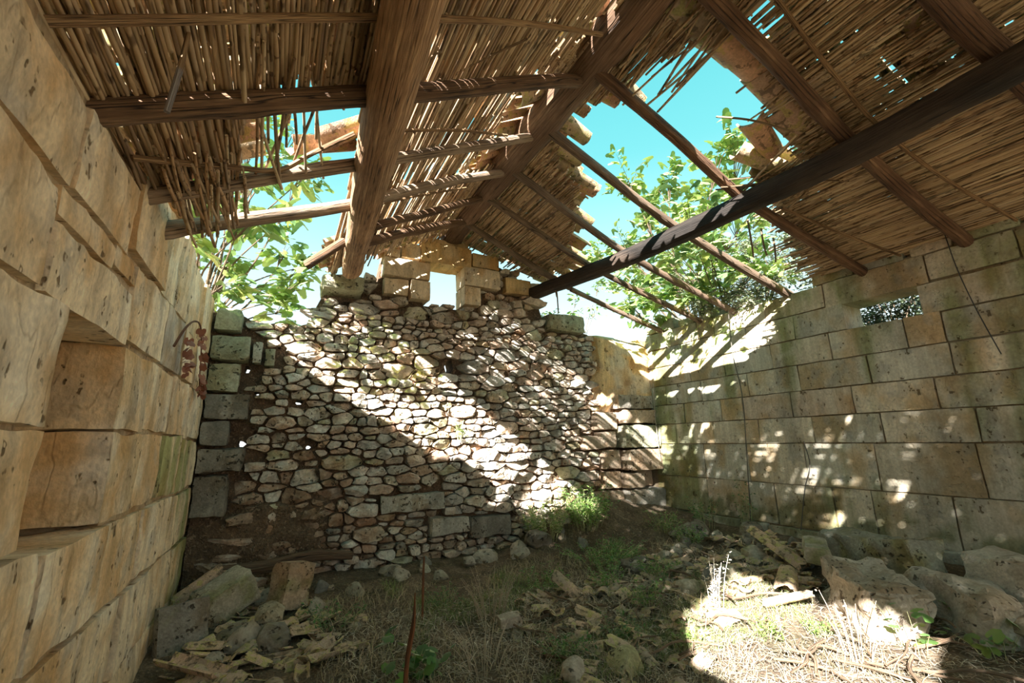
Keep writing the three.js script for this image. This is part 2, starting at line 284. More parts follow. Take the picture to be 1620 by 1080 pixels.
// ---- left wall: cream tufa blocks with a niche. Entries: z far, z near, y low, y high, [proud, kind]
{
  const W = structure('wall_left', 'left wall of large cream tufa blocks with a deep square niche'); W.position.set(XL, 0, 0);
  const turn = (g) => g.rotateY(Math.PI / 2);
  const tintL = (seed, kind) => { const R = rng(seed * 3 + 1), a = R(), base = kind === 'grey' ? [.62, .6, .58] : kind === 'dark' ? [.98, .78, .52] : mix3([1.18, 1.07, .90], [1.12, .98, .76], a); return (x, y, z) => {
    const n = fbm(x * 2.6 + seed, y * 2.6, z * 2.6, 4), s = fbm(x * 9 + seed, y * 1.2, z * 9, 3), w = fbm(x * 5 + 40 + seed, y * 5, z * 5, 3);
    let c = mix3(base, [.92, .75, .52], .7 * sstep(.46, .68, n)); c = mix3(c, [1.08, 1.05, .98], .65 * sstep(.52, .7, w)); c = mix3(c, [.52, .42, .3], .5 * sstep(.56, .74, s));
    if (kind === 'green') c = mix3(c, [.4, .48, .18], .8 * sstep(.42, .6, fbm(x * 6 + seed, y * 1.4, z, 3))); return c; }; };
  const B = [
    [-1.9, -.9, 2.74, 3.0, -.02, 'grey'], [-2.3, -1.92, 2.78, 2.95, -.05], [-3.05, -2.32, 2.80, 2.96, -.07],
    [-2.3, -.9, 2.36, 2.75, .0], [-3.08, -2.33, 2.37, 2.78, .01], [-3.93, -3.11, 2.43, 3.0, .02], [-4.42, -3.96, 2.44, 3.12, -.02], [-5.0, -4.45, 2.44, 3.16, .0], [-5.72, -5.03, 2.42, 3.08, -.02], [-6.46, -5.75, 2.42, 3.1, .0],
    [-3.56, -3.12, 3.0, 3.22, .07, 'dark'], [-4.2, -3.72, 3.1, 3.34, .05, 'dark'],
    [-2.23, -.9, 1.91, 2.33, .01], [-2.9, -2.25, 2.22, 2.35, .005], [-3.33, -2.93, 2.26, 2.41, -.01, 'dark'], [-3.3, -2.26, 1.90, 2.2, .0], [-4.2, -3.33, 1.94, 2.41, .0], [-4.92, -4.23, 1.94, 2.42, -.01, 'grey'], [-5.6, -4.95, 1.94, 2.4, .01], [-6.46, -5.63, 1.92, 2.4, .0],
    [-2.45, -.9, 1.4, 1.88, .015], [-3.97, -3.37, 1.42, 1.9, .0, 'dark'], [-4.74, -4.0, 1.43, 1.91, .0], [-5.45, -4.77, 1.42, 1.92, .01], [-6.46, -5.48, 1.4, 1.9, .0],
    [-2.47, -.9, .93, 1.38, .015], [-4.0, -3.39, .9, 1.4, .0, 'dark'], [-4.66, -4.02, .9, 1.41, -.005], [-5.4, -4.69, .9, 1.41, .01, 'green'], [-6.46, -5.43, .88, 1.38, .0, 'green'],
    [-2.7, -.9, .42, .9, .0], [-3.52, -2.73, .4, .87, .01], [-4.33, -3.55, .38, .87, .0], [-5.3, -4.36, .38, .87, .005], [-6.46, -5.33, .35, .85, .0, 'green'],
    [-2.6, -.9, -.12, .39, .0], [-3.35, -2.63, -.12, .37, .005], [-4.07, -3.38, -.13, .35, .0], [-4.9, -4.1, -.15, .35, .01], [-5.7, -4.93, -.16, .34, .0], [-6.46, -5.73, -.18, .32, .0, 'green'],
    [-3.9, -2.3, -.62, -.15, .0], [-5.2, -3.93, -.62, -.16, .01], [-6.46, -5.23, -.62, -.18, .0, 'green'],
  ];
  B.forEach(([z0, z1, y0, y1, pr, kind], i) => {
    const w = z1 - z0 + .002, h = y1 - y0 + .002, d = .42, R = rng(i + 400);
    const g = turn(blockGeom(w, h, d, { seed: 20 + i, round: .015, rough: .018, cell: .055, tint: tintL(i + 1, kind), skew: (R() - .5) * .05, chip: 1.2 }));
    const o = mesh('block', g, M.tufa, W); o.position.set(-d / 2 + pr + (R() - .5) * .012, (y0 + y1) / 2, (z0 + z1) / 2);
  });
  // niche back, in two stones, and its sill stone
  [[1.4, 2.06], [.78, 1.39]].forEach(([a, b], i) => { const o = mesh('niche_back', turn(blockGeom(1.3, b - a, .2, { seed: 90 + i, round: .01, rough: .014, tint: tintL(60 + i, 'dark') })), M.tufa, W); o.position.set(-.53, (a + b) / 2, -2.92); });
  const core = (x, y, z) => mix3([.55, .44, .31], [.66, .55, .42], fbm(x * 4, y * 4, z * 4, 3));
  // x of the outline is -z
  const g = slab([[-ZF, -.6], [6.9, -.6], [6.9, 3.02], [4.4, 3.1], [3.2, 2.95], [.9, 2.84], [.2, 2.8], [0, 2.28], [-1.0, 2.3], [-1.75, 2.36], [-1.9, 2.84], [-ZF, 2.84]], [rect(2.36, .82, 3.5, 2.0)], .5, core); g.rotateY(Math.PI / 2); g.translate(-.035, 0, 0);
  mesh('mortar_core', g, M.tufa, W);
}
// ---- right wall: regular grey-green ashlar with a small window
{
  const W = structure('wall_right', 'right wall of coursed grey and tan ashlar blocks streaked with green algae'); W.position.set(XR, 0, 0);
  const turn = (g) => g.rotateY(-Math.PI / 2);
  const tintR = (seed, zc, yc) => { const R = rng(seed * 5 + 2), a = R(), b = R(), base = a < .5 ? [.78, .80, .74] : a < .74 ? [.86, .82, .71] : a < .86 ? [.84, .74, .64] : [.72, .76, .73]; const k = .85 + .25 * b; return (x, y, z) => {
    const n = fbm(x * 2 + seed * .7, (y + yc) * 2, z * 2, 4), run = fbm((x + zc) * 3.2, (y + yc) * .45, 3, 4), w = fbm(x * 7 + seed, y * 7, z, 3);
    let c = mix3(base, [.84, .79, .68], .6 * sstep(.48, .7, n)).map((q) => q * k); c = mix3(c, [.27, .33, .12], .8 * sstep(.5, .64, run)); c = mix3(c, [.30, .32, .30], .5 * sstep(.55, .7, fbm((x + zc) * 2.1 + 9, (y + yc) * .6, 8, 4))); c = mix3(c, [.85, .83, .78], .35 * sstep(.58, .72, w));
    const greenPatch = .8 * sstep(.0, .05, .1 + .6 * fbm((x + zc) * 2, 4, 1, 3) - (y + yc)) * sstep(.44, .52, fbm((x + zc) * 5, (y + yc) * 5, 1, 4)); return mix3(c, [.24, .27, .15], greenPatch); }; };  // dark olive patches below a wavy line near the wall foot
  const rows = [
    [2.95, 3.27, [-6.46, -5.9, -5.2, -4.86, -3.95, -3.12]], [2.60, 2.95, [-6.46, -5.6, -5.0, -4.3, -3.56, -2.92]], [2.24, 2.60, [-6.46, -5.45, -4.75, -3.95, -3.15, -2.34, -2.0]],
    [1.88, 2.24, [-6.46, -6.05, -5.26, -4.385, -3.61, -2.77, -1.995]], [1.53, 1.88, [-6.46, -5.66, -4.91, -4.52, -3.77, -3.0, -2.19, -1.2]], [1.175, 1.53, [-6.46, -5.9, -5.1, -4.31, -3.535, -2.75, -1.915, -1.0]],
    [.62, 1.175, [-6.46, -5.35, -4.55, -3.7, -2.88, -1.975, -.9]], [.06, .62, [-6.46, -5.35, -4.6, -4.2, -3.43, -3.0, -2.26, -1.1]],
  ];
  let n = 0;
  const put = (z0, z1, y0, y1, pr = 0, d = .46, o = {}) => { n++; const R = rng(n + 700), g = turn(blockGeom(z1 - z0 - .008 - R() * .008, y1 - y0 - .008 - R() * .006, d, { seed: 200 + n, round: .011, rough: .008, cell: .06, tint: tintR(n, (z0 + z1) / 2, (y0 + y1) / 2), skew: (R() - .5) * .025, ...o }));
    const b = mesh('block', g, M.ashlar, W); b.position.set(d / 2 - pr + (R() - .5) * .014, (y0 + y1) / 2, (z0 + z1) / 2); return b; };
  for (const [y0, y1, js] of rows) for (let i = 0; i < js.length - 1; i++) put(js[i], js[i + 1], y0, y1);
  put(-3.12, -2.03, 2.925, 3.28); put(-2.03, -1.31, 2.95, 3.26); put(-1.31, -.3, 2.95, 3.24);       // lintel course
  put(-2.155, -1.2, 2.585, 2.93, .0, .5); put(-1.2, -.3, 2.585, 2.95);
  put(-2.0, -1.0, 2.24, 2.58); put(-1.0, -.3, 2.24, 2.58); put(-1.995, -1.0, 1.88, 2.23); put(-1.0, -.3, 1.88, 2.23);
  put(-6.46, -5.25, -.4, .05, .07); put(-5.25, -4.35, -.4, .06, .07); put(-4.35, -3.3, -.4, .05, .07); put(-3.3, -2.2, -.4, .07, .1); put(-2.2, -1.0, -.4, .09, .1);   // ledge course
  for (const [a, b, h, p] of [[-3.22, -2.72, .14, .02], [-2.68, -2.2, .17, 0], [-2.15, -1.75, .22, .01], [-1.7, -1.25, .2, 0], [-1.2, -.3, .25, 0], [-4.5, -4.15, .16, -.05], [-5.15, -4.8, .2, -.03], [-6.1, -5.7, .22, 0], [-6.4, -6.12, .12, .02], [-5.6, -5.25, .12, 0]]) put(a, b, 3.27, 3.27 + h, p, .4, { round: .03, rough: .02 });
  const core = (x, y, z) => mix3([.30, .27, .2], [.42, .38, .3], fbm(x * 4, y * 4, z * 4, 3));
  // x of the outline is z
  const g = slab([[-6.9, -.6], [ZF, -.6], [ZF, 3.3], [-3.2, 3.3], [-3.2, 3.2], [-6.9, 3.2]], [rect(-3.0, 2.5, -2.08, 3.02)], .42, core); g.rotateY(-Math.PI / 2); g.translate(.03, 0, 0);
  mesh('mortar_core', g, M.ashlar, W);
}
// ---- back wall: rubble with a block gable, quoins and a pier
{
  const W = structure('wall_back', 'rubble stone gable wall with a small window framed by tufa blocks'); W.position.set(0, 0, ZB);
  const prof = [[-.86, 3.08], [-.36, 3.0], [-.06, 2.95], [.29, 3.02], [.32, 3.36], [.5, 3.55], [.62, 3.72], [1.18, 3.8], [1.2, 4.2], [1.8, 4.44], [2.2, 4.52], [2.8, 4.5], [3.2, 4.36], [3.8, 4.14], [3.98, 3.95], [4.04, 3.6], [4.08, 3.46], [4.9, 3.4], [5.16, 3.24], [5.5, 3.05], [6.0, 3.1], [6.5, 3.2]];
  const topY = (x) => { let k = 0; while (k < prof.length - 2 && x > prof[k + 1][0]) k++; const [a, b] = [prof[k], prof[k + 1]]; return lerp(a[1], b[1], clamp((x - a[0]) / (b[0] - a[0]), 0, 1)); };
  // squared blocks: x0, x1, y0, y1, proud, colour, depth
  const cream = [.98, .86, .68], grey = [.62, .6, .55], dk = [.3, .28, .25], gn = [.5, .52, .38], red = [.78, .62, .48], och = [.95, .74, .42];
  const blocks = [
    [1.2, 1.93, 3.79, 4.09, .0, cream], [1.62, 1.94, 3.46, 3.78, .0, cream], [1.21, 1.46, 4.1, 4.25, -.02, cream], [1.46, 1.77, 4.12, 4.38, -.01, cream], [1.77, 2.64, 4.11, 4.46, .0, och], [2.65, 3.16, 4.16, 4.42, -.02, och],
    [2.5, 3.16, 3.81, 4.15, .0, cream], [2.5, 2.8, 3.48, 3.8, .0, cream], [3.28, 3.79, 3.8, 4.08, -.04, och], [1.22, 1.6, 3.5, 3.77, -.04, cream], [1.9, 2.6, 4.44, 4.56, -.05, och],
    [4.11, 4.88, 3.2, 3.52, .03, gn], [.36, .92, 3.4, 3.62, .2, gn, .6],
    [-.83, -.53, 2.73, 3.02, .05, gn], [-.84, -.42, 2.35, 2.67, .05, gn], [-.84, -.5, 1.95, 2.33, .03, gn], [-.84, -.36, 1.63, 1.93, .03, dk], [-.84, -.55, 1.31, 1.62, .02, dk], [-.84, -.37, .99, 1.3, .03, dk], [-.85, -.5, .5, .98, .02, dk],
    [-.40, -.27, 2.33, 2.62, .02, grey], [-.26, -.12, 2.3, 2.55, .0, gn],
    [5.03, 5.49, 1.45, 1.78, .02, red], [5.09, 5.44, 1.12, 1.43, .02, red], [5.13, 5.49, .76, 1.1, .03, red], [5.1, 5.5, .42, .74, .02, red], [4.75, 5.2, 1.1, 1.35, 0, red],
    [5.52, 6.36, 1.83, 2.1, .06, grey], [5.6, 6.36, 1.55, 1.82, .12, red], [5.5, 6.36, 1.12, 1.53, .2, gn], [5.58, 6.36, .72, 1.1, .2, red], [5.52, 5.93, .42, .7, .16, red], [5.93, 6.36, .42, .7, -.12, red], [5.52, 6.36, .05, .40, .2, grey], [4.78, 5.5, -.1, .40, .06, red], [5.5, 6.36, -.4, .04, .18, grey],
    [1.30, 2.2, .36, .6, .02, grey], [2.02, 2.6, .0, .24, .0, grey], [2.62, 3.3, -.1, .2, -.02, dk],
  ];
  const tintB = (base, seed) => (x, y, z) => { const n = fbm(x * 3 + seed, y * 3, z * 3, 4), w = fbm(x * 8 + seed, y * 1.5, z * 8, 3); let c = mix3(base, base.map((q) => q * .6), .8 * sstep(.48, .72, n)); return mix3(c, [.82, .78, .7], .3 * sstep(.54, .7, w)); };
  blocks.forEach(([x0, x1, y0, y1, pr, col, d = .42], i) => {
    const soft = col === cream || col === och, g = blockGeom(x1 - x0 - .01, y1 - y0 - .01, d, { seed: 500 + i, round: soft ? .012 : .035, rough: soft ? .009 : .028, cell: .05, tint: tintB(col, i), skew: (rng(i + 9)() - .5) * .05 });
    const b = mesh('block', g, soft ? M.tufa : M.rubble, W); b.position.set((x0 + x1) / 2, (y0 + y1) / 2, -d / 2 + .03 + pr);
  });
  // rubble: power diagram of coursed sites
  const R = rng(77), S = [], AX = .52;
  const bigs = [[.78, 1.06, .2], [.0, 1.6, .15], [.45, 1.7, .13], [1.12, .42, .17], [1.2, .12, .17], [2.68, 2.46, .17], [.95, 3.24, .16], [1.74, 3.26, .16], [2.22, 3.24, .17], [3.1, 2.0, .15], [3.9, 3.1, .16], [4.3, 2.8, .15], [2.5, 1.75, .17], [1.5, 2.35, .2], [1.9, 2.5, .17], [3.3, 1.5, .17], [4.2, 1.2, .17], [3.6, .7, .16], [2.9, 1.1, .15], [1.9, 1.5, .16], [.2, 2.6, .17], [.55, 2.4, .14], [.35, .9, .15], [4.4, .75, .17], [3.3, 2.7, .16]];
  for (const [x, y, r] of bigs) S.push([x, y, r * r * .42]);
  for (let y = -.42; y < 4.5;) { const rowH = .062 + R() * .092 + (y < 1.2 ? .015 : 0); for (let x = -.5 + R() * .2; x < 5.9;) { const w = rowH * (1.0 + R() * R() * 3.4); const px = x + w / 2, py = y + rowH / 2 + (R() - .5) * .06; if (py < topY(px) - .02 && !bigs.some((b) => Math.abs(px - b[0]) * AX < b[2] * .7 && Math.abs(py - b[1]) < b[2] * .55)) S.push([px, py, (rowH * .42) ** 2 * (-.3 + R() * 2.2)]); x += w; } y += rowH * .92; }
  const through = [[2.31, 2.46, .075, .12], [-.44, 2.28, .04, .05], [-.3, 1.97, .035, .03], [.2, 1.86, .045, .03], [-.1, 2.6, .03, .03], [-.42, 1.33, .05, .04], [.36, 1.27, .045, .025], [.96, 2.42, .03, .04], [.72, 3.3, .08, .05], [.45, .98, .04, .025], [-.56, 1.5, .03, .025]];
  const solid = [...blocks.map((b) => [b[0], b[1], b[2], b[3]]), [1.94, 2.5, 3.47, 4.12]], stones = [];
  S.forEach(([sx, sy, sw], i) => {
    let poly = [[sx - .45, sy - .25], [sx + .45, sy - .25], [sx + .45, sy + .25], [sx - .45, sy + .25]];
    const clip = (a, b, c) => { const out = []; for (let k = 0; k < poly.length; k++) { const p = poly[k], q = poly[(k + 1) % poly.length], dp = a * p[0] + b * p[1] - c, dq = a * q[0] + b * q[1] - c; if (dp <= 0) out.push(p); if (dp < 0 !== dq < 0 && dp !== dq) { const t = dp / (dp - dq); out.push([lerp(p[0], q[0], t), lerp(p[1], q[1], t)]); } } poly = out; };
    for (let j = 0; j < S.length && poly.length > 2; j++) { if (j === i) continue; const [tx, ty, tw] = S[j]; if (Math.abs(tx - sx) > 1.1 || Math.abs(ty - sy) > .7) continue; const dx = (tx - sx) * AX * AX, dy = ty - sy; clip(2 * dx, 2 * dy, (tx * tx - sx * sx) * AX * AX + ty * ty - sy * sy - tw + sw); }
    if (poly.length < 3) return;
    let cx = 0, cy = 0; for (const p of poly) { cx += p[0] / poly.length; cy += p[1] / poly.length; }
    for (const [a, b, c, d] of solid) { const m = .008; if (cx > a && cx < b && cy > c && cy < d) return; const gap = [a - cx, cx - b, c - cy, cy - d], k = gap.indexOf(Math.max(...gap)); if (k === 0) clip(1, 0, a - m); else if (k === 1) clip(-1, 0, -(b + m)); else if (k === 2) clip(0, 1, c - m); else clip(0, -1, -(d + m)); if (poly.length < 3) return; }
    if (cx > 5.14 && cy > 1.7) return; if (cy > topY(cx)) return;
    clip(-1, 0, .84); if (poly.length < 3) return;
    for (const [hx, hy, hr, hs] of through) if (Math.hypot((cx - hx) / (hr + .05), (cy - hy) / (hs + .035)) < 1 && Math.hypot(...poly[0].map((q, k) => q - [cx, cy][k])) < .16 + hr) return;
    let x0 = 9, x1 = -9, y0 = 9, y1 = -9; for (const p of poly) { x0 = Math.min(x0, p[0]); x1 = Math.max(x1, p[0]); y0 = Math.min(y0, p[1]); y1 = Math.max(y1, p[1]); }
    const w = x1 - x0, h = y1 - y0; if (w < .035 || h < .03) return;
    const gp = .006 + R() * R() * .016, kx = Math.max(.6, 1 - 2 * gp / w), ky = Math.max(.6, 1 - 2 * gp / h); cx = (x0 + x1) / 2; cy = (y0 + y1) / 2;
    stones.push({ poly: poly.map((p) => [(p[0] - cx) * kx, (p[1] - cy) * ky]), cx, cy, a: w * h, i });
  });
  stones.sort((a, b) => b.a - a.a);
  const small = [];
  stones.forEach((s, k) => {
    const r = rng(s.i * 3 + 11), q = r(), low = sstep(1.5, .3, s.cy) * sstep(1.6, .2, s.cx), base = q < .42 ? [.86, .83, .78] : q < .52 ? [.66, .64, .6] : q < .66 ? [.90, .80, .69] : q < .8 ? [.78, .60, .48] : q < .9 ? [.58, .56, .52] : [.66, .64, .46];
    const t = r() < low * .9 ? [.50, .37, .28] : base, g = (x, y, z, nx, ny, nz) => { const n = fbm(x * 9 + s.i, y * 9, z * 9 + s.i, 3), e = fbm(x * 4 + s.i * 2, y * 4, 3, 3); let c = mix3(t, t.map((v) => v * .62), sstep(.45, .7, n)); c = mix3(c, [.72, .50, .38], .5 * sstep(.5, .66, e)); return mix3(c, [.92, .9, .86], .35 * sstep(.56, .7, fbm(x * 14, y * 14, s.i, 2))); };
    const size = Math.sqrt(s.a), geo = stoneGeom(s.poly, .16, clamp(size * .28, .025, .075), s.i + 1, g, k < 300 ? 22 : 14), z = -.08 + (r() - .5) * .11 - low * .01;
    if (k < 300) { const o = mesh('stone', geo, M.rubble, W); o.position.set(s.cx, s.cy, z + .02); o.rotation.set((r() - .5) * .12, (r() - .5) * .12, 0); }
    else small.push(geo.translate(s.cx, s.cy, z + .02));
  });
  if (small.length) mesh('small_stones', merge(small), M.rubble, W).userData.kind = 'stuff';
  const earth = (x, y, z) => mix3([.40, .28, .20], [.26, .20, .16], fbm(x * 3, y * 3, z * 3, 4));
  const pts = [[-.95, -.6], [6.75, -.6]]; for (let x = 6.75; x >= -.951; x -= .07) pts.push([x, topY(x) - .07 + (R() - .5) * .05]);
  const g = slab(pts, [rect(1.86, 3.42, 2.58, 4.2), ...through.map(([x, y, a, b]) => ring(x, y, a, b, 6, R))], .34, earth); g.translate(0, 0, -.15); mesh('mortar_core', g, M.earth, W);
  // old earth render: low left, and ochre render in the right corner
  const render = (name, x0, x1, y0, y1, nx, ny, depth, tint, mat) => { const pos = [], idx = []; for (let j = 0; j <= ny; j++) for (let i = 0; i <= nx; i++) { const x = lerp(x0, x1, i / nx), y = lerp(y0, y1, j / ny); pos.push(x, y, depth(x, y)); } for (let j = 0; j < ny; j++) for (let i = 0; i < nx; i++) { const a = j * (nx + 1) + i; idx.push(a, a + 1, a + nx + 2, a, a + nx + 2, a + nx + 1); } return mesh(name, bake(pos, idx, { tint, crease: 60 }), mat, W); };
  render('earth_render', -.84, 1.5, -.45, 1.05, 80, 54, (x, y) => { const m = 1.0 * sstep(1.2, -.3, x) * sstep(.9, .15, y) + (fbm(x * 2.2, y * 2.2, 7, 3) - .5) * 1.3; return -.16 + .135 * sstep(.2, .65, m) + (fbm(x * 9, y * 9, 2, 4) - .5) * .09 * sstep(.1, .5, m); }, (x, y) => mix3([.44, .32, .24], [.3, .24, .19], fbm(x * 3, y * 3, 5, 4)), M.earth);
  render('ochre_render', 5.08, 6.4, 1.78, 3.22, 50, 54, (x, y) => { const m = sstep(5.1, 5.25, x) * sstep(1.78, 1.95, y + (fbm(x * 4, y, 2, 2) - .5) * .3) * sstep(3.22, 3.05, y + (x - 6) * .12); return -.15 + .15 * m + (fbm(x * 5, y * 5, 9, 4) - .5) * .07 + .05 * sstep(5.6, 6.4, x); }, (x, y) => { const n = fbm(x * 3, y * 3, 15, 4); return mix3(mix3([.95, .72, .42], [.82, .74, .62], sstep(.42, .6, n)), [.6, .44, .3], .6 * sstep(.56, .7, fbm(x * 6, y * 6, 3, 3))); }, M.tufa);
}

// ---- unseen front wall, its low top and doorway shaped to let light in
{
  const W = structure('wall_front', 'unseen front wall behind the viewpoint, doorway and low top shaped to admit light'); W.position.set(0, 0, ZF);
  const g = slab([[-1.3, -.6], [.8, -.6], [.8, 1.1], [.3, 1.5], [-.4, 1.7], [-.6, 2.4], [-1.3, 2.7]], [], .5, (x, y, z) => mix3([.5, .45, .35], [.6, .54, .42], fbm(x * 3, y * 3, z, 3))); g.translate(0, 0, .5); mesh('mortar_core', g, M.ashlar, W);
  const g2 = slab([[2.1, -.6], [6.9, -.6], [6.9, 3.3], [6.3, 2.6], [5.6, 1.6], [4.2, 1.2], [2.1, 1.0]], [], .5, (x, y, z) => mix3([.5, .45, .35], [.6, .54, .42], fbm(x * 3, y * 3, z, 3))); g2.translate(0, 0, .5); mesh('mortar_core', g2, M.ashlar, W);
}

// ------------------------------------------------------------------ roof timbers (each one a thing)
const woodTint = (a, b, seed) => (x, y, z) => { const n = fbm(x * 4 + seed, y * 4, z * 1.5, 4); return mix3(a, b, sstep(.35, .65, n)); };
function timber(name, label, category, pts, rad, o = {}, a = [.52, .36, .24], b = [.36, .24, .16], group) {
  const g = tubeGeom(pts, rad, { seg: 14, len: 44, noise: .12, knots: 5, ...o, tint: woodTint(a, b, o.seed ?? 1) }), c = centre(g), m = mesh(name, g, M.wood); m.position.copy(c); return tag(m, label, category, group);
}
timber('ridge_beam', 'thick brown ridge beam at the apex of the roof running to the gable', 'beam', [[2.3, 4.68, -6.62], [2.22, 4.63, -4.6], [2.24, 4.63, -2.6], [2.2, 4.66, 0], [2.2, 4.66, 3.3]], [.18, .19, .185, .18, .18], { seed: 3, flat: .45, len: 90, noise: .14, knots: 7 }, [.48, .35, .26], [.34, .25, .19]);
timber('purlin', 'honey brown hewn purlin under the left slope, its broken end short of the gable', 'beam', [[.69, 3.6, -6.0], [.56, 3.5, -4.2], [.44, 3.42, -2.4], [.36, 3.36, -1.0], [.1, 3.2, 2.0], [.03, 3.18, 3.2]], [.13, .15, .15, .155, .15, .15], { seed: 8, flat: .4, len: 90, noise: .15, knots: 9 }, [.84, .62, .42], [.60, .45, .31]);
timber('purlin', 'charred black purlin under the right slope, resting beside the gable window', 'beam', [[3.84, 3.85, -6.5], [4.14, 3.79, -4.6], [4.26, 3.76, -3.3], [4.33, 3.73, -1.65], [4.2, 3.70, -.4], [4.1, 3.70, 1.2], [4.1, 3.7, 3.2]], [.115, .125, .125, .12, .125, .13, .13], { seed: 5, flat: .5, len: 90, noise: .12, knots: 4 }, [.032, .029, .027], [.12, .10, .088]);
const lr = [ // left rafters
  [[[-1.0, 2.75, -2.42], [-.1, 3.2, -2.46], [.65, 3.6, -2.53], [1.96, 4.36, -2.68], [2.15, 4.46, -2.72]], .062, 'dark straight rafter crossing the left slope above the honey purlin, nearest before the hole'],
  [[[-.9, 2.78, -3.2], [0, 3.24, -3.24], [.65, 3.62, -3.36], [2.15, 4.48, -3.58]], .05, 'bare sunlit rafter with broken end at the edge of the left roof hole'],
  [[[-.9, 2.78, -3.66], [.39, 3.48, -4.03], [1.2, 3.97, -4.15], [2.15, 4.48, -4.3]], .055, 'grey sunlit rafter spanning the left roof hole in front of the fig tree'],
  [[[.12, 3.3, -5.25], [.71, 3.66, -4.8], [1.4, 4.05, -4.86], [2.15, 4.48, -4.95]], .05, 'short rafter from honey purlin to ridge, bark still on, with light spots'],
  [[[.62, 3.64, -5.25], [1.3, 4.02, -5.4], [2.2, 4.5, -5.66]], .055, 'last rafter of the left slope before the gable window'],
];
lr.forEach(([p, r, l], i) => timber('rafter', l, 'rafter', p, [r * 1.08, r, r * .92], { seed: 20 + i, len: 36, seg: 11 }, i === 1 || i === 2 ? [.66, .58, .5] : [.40, .29, .20], i === 1 || i === 2 ? [.48, .41, .35] : [.26, .18, .12]));
const rr = [
  [[[2.25, 4.5, -.82], [3.94, 4.0, -.76], [4.6, 3.8, -.7], [6.5, 3.24, -.62]], .085, 'thickest rafter of the right slope, at the top right over the black purlin'],
  [[[2.2, 4.5, -1.6], [3.3, 4.18, -1.64], [4.28, 3.9, -1.7], [5.4, 3.56, -1.7], [6.5, 3.24, -1.66]], .066, 'brown rafter along the near edge of the right roof hole, ending over the long lintel'],
  [[[2.25, 4.5, -2.58], [3.3, 4.2, -2.66], [4.26, 3.9, -2.75], [6.55, 3.23, -2.62]], .058, 'rafter crossing the right roof hole and ending on the wall left of the small window'],
  [[[2.25, 4.5, -3.42], [4.28, 3.9, -3.62], [6.5, 3.24, -3.58]], .055, 'bare rafter in the middle of the right hole ending in the shrubs on the wall'],
  [[[2.25, 4.5, -4.22], [4.23, 3.9, -4.51], [6.5, 3.22, -4.45]], .05, 'thin bare rafter against the sky, second behind the middle of the right hole'],
  [[[2.25, 4.5, -4.93], [4.2, 3.92, -5.2], [6.5, 3.22, -5.1]], .045, 'thin rafter beside the tiled patch of the right slope near the gable'],
  [[[2.25, 4.5, -5.72], [3.9, 4.0, -6.0], [4.3, 3.88, -6.04]], .05, 'short rafter under the cane patch right of the gable apex'],
  [[[4.3, 3.84, -6.0], [5.2, 3.62, -6.05], [6.5, 3.25, -6.0]], .045, 'thin weathered pole dropping to the back right corner of the walls'],
];
rr.forEach(([p, r, l], i) => timber('rafter', l, 'rafter', p, [r * .95, r, r * 1.05], { seed: 40 + i, len: 40, seg: 11 }, i > 2 ? [.42, .36, .30] : [.36, .24, .16], i > 2 ? [.28, .23, .19] : [.24, .15, .10]));
const laths = [
  [[[-.86, 2.80, -1.9], [.28, 3.42, -1.93], [1.2, 3.96, -2.05], [2.0, 4.40, -2.2]], .02, 'long cane lath tied under the left slope, nearest the viewer'],
  [[[-.82, 2.82, -2.78], [-.4, 3.02, -3.0], [-.14, 3.17, -3.15], [.05, 3.30, -3.06], [.3, 3.43, -2.9]], .018, 'bowed cane lath under the ragged cane ends above the left wall'],
  [[[.5, 3.56, -2.96], [1.2, 3.97, -3.2], [1.8, 4.3, -3.46]], .014, 'thin cane lath between the honey purlin and the ridge'],
  [[[.55, 3.6, -4.25], [1.1, 3.9, -4.3], [1.75, 4.26, -4.46]], .013, 'thin cane lath near the back of the left slope'],
  [[[2.75, 4.36, -1.35], [3.4, 4.18, -1.42], [4.34, 3.89, -1.48], [5.3, 3.6, -1.42], [6.3, 3.31, -1.26]], .018, 'pale cane lath tied under the right slope across the black purlin'],
  [[[4.75, 3.75, -2.58], [5.5, 3.54, -2.42], [6.3, 3.31, -2.2]], .016, 'pale cane lath ending over the long lintel, right of the window rafter'],
];
laths.forEach(([p, r, l], i) => timber('lath', l, 'lath', p, [r, r * 1.05, r * .9], { seed: 90 + i, len: 40, seg: 8, noise: .06, knots: 4 }, [.66, .50, .32], [.5, .36, .22]));

// ------------------------------------------------------------------ roof covering: canes laid along the building, clay tiles above
const pl = (pts, x) => { if (x <= pts[0][0]) return pts[0][1]; for (let i = 1; i < pts.length; i++) if (x <= pts[i][0]) return lerp(pts[i - 1][1], pts[i][1], (x - pts[i - 1][0]) / (pts[i][0] - pts[i - 1][0])); return pts.at(-1)[1]; };
const frontL = [[-.9, 3.3], [-.55, 3.4], [-.4, 3.45], [-.34, 2.6], [-.1, 2.52], [.25, 2.52], [.36, 2.8], [.42, 6.45], [1.0, 6.2], [1.3, 6.55], [2.4, 6.6]];
const frontR = [[2.2, 3.3], [2.4, 3.15], [2.63, 2.5], [2.7, 2.2], [2.78, 1.9], [2.9, 1.62], [3.2, 1.58], [3.5, 1.76], [3.74, 1.95], [4.03, 1.86], [4.3, 2.0], [4.54, 2.4], [5, 2.75], [6.1, 3.07], [6.6, 3.1]];
const backR = [[2.2, 3.35], [2.38, 3.6], [2.62, 3.9], [3.05, 4.13], [3.46, 4.72], [3.68, 5.3], [4.2, 5.85], [4.33, 6.6]];
const FIRE = (x, d) => x < -.25 && d < .1 && d > -1.75;      // collapsed strip over the left wall behind the viewpoint
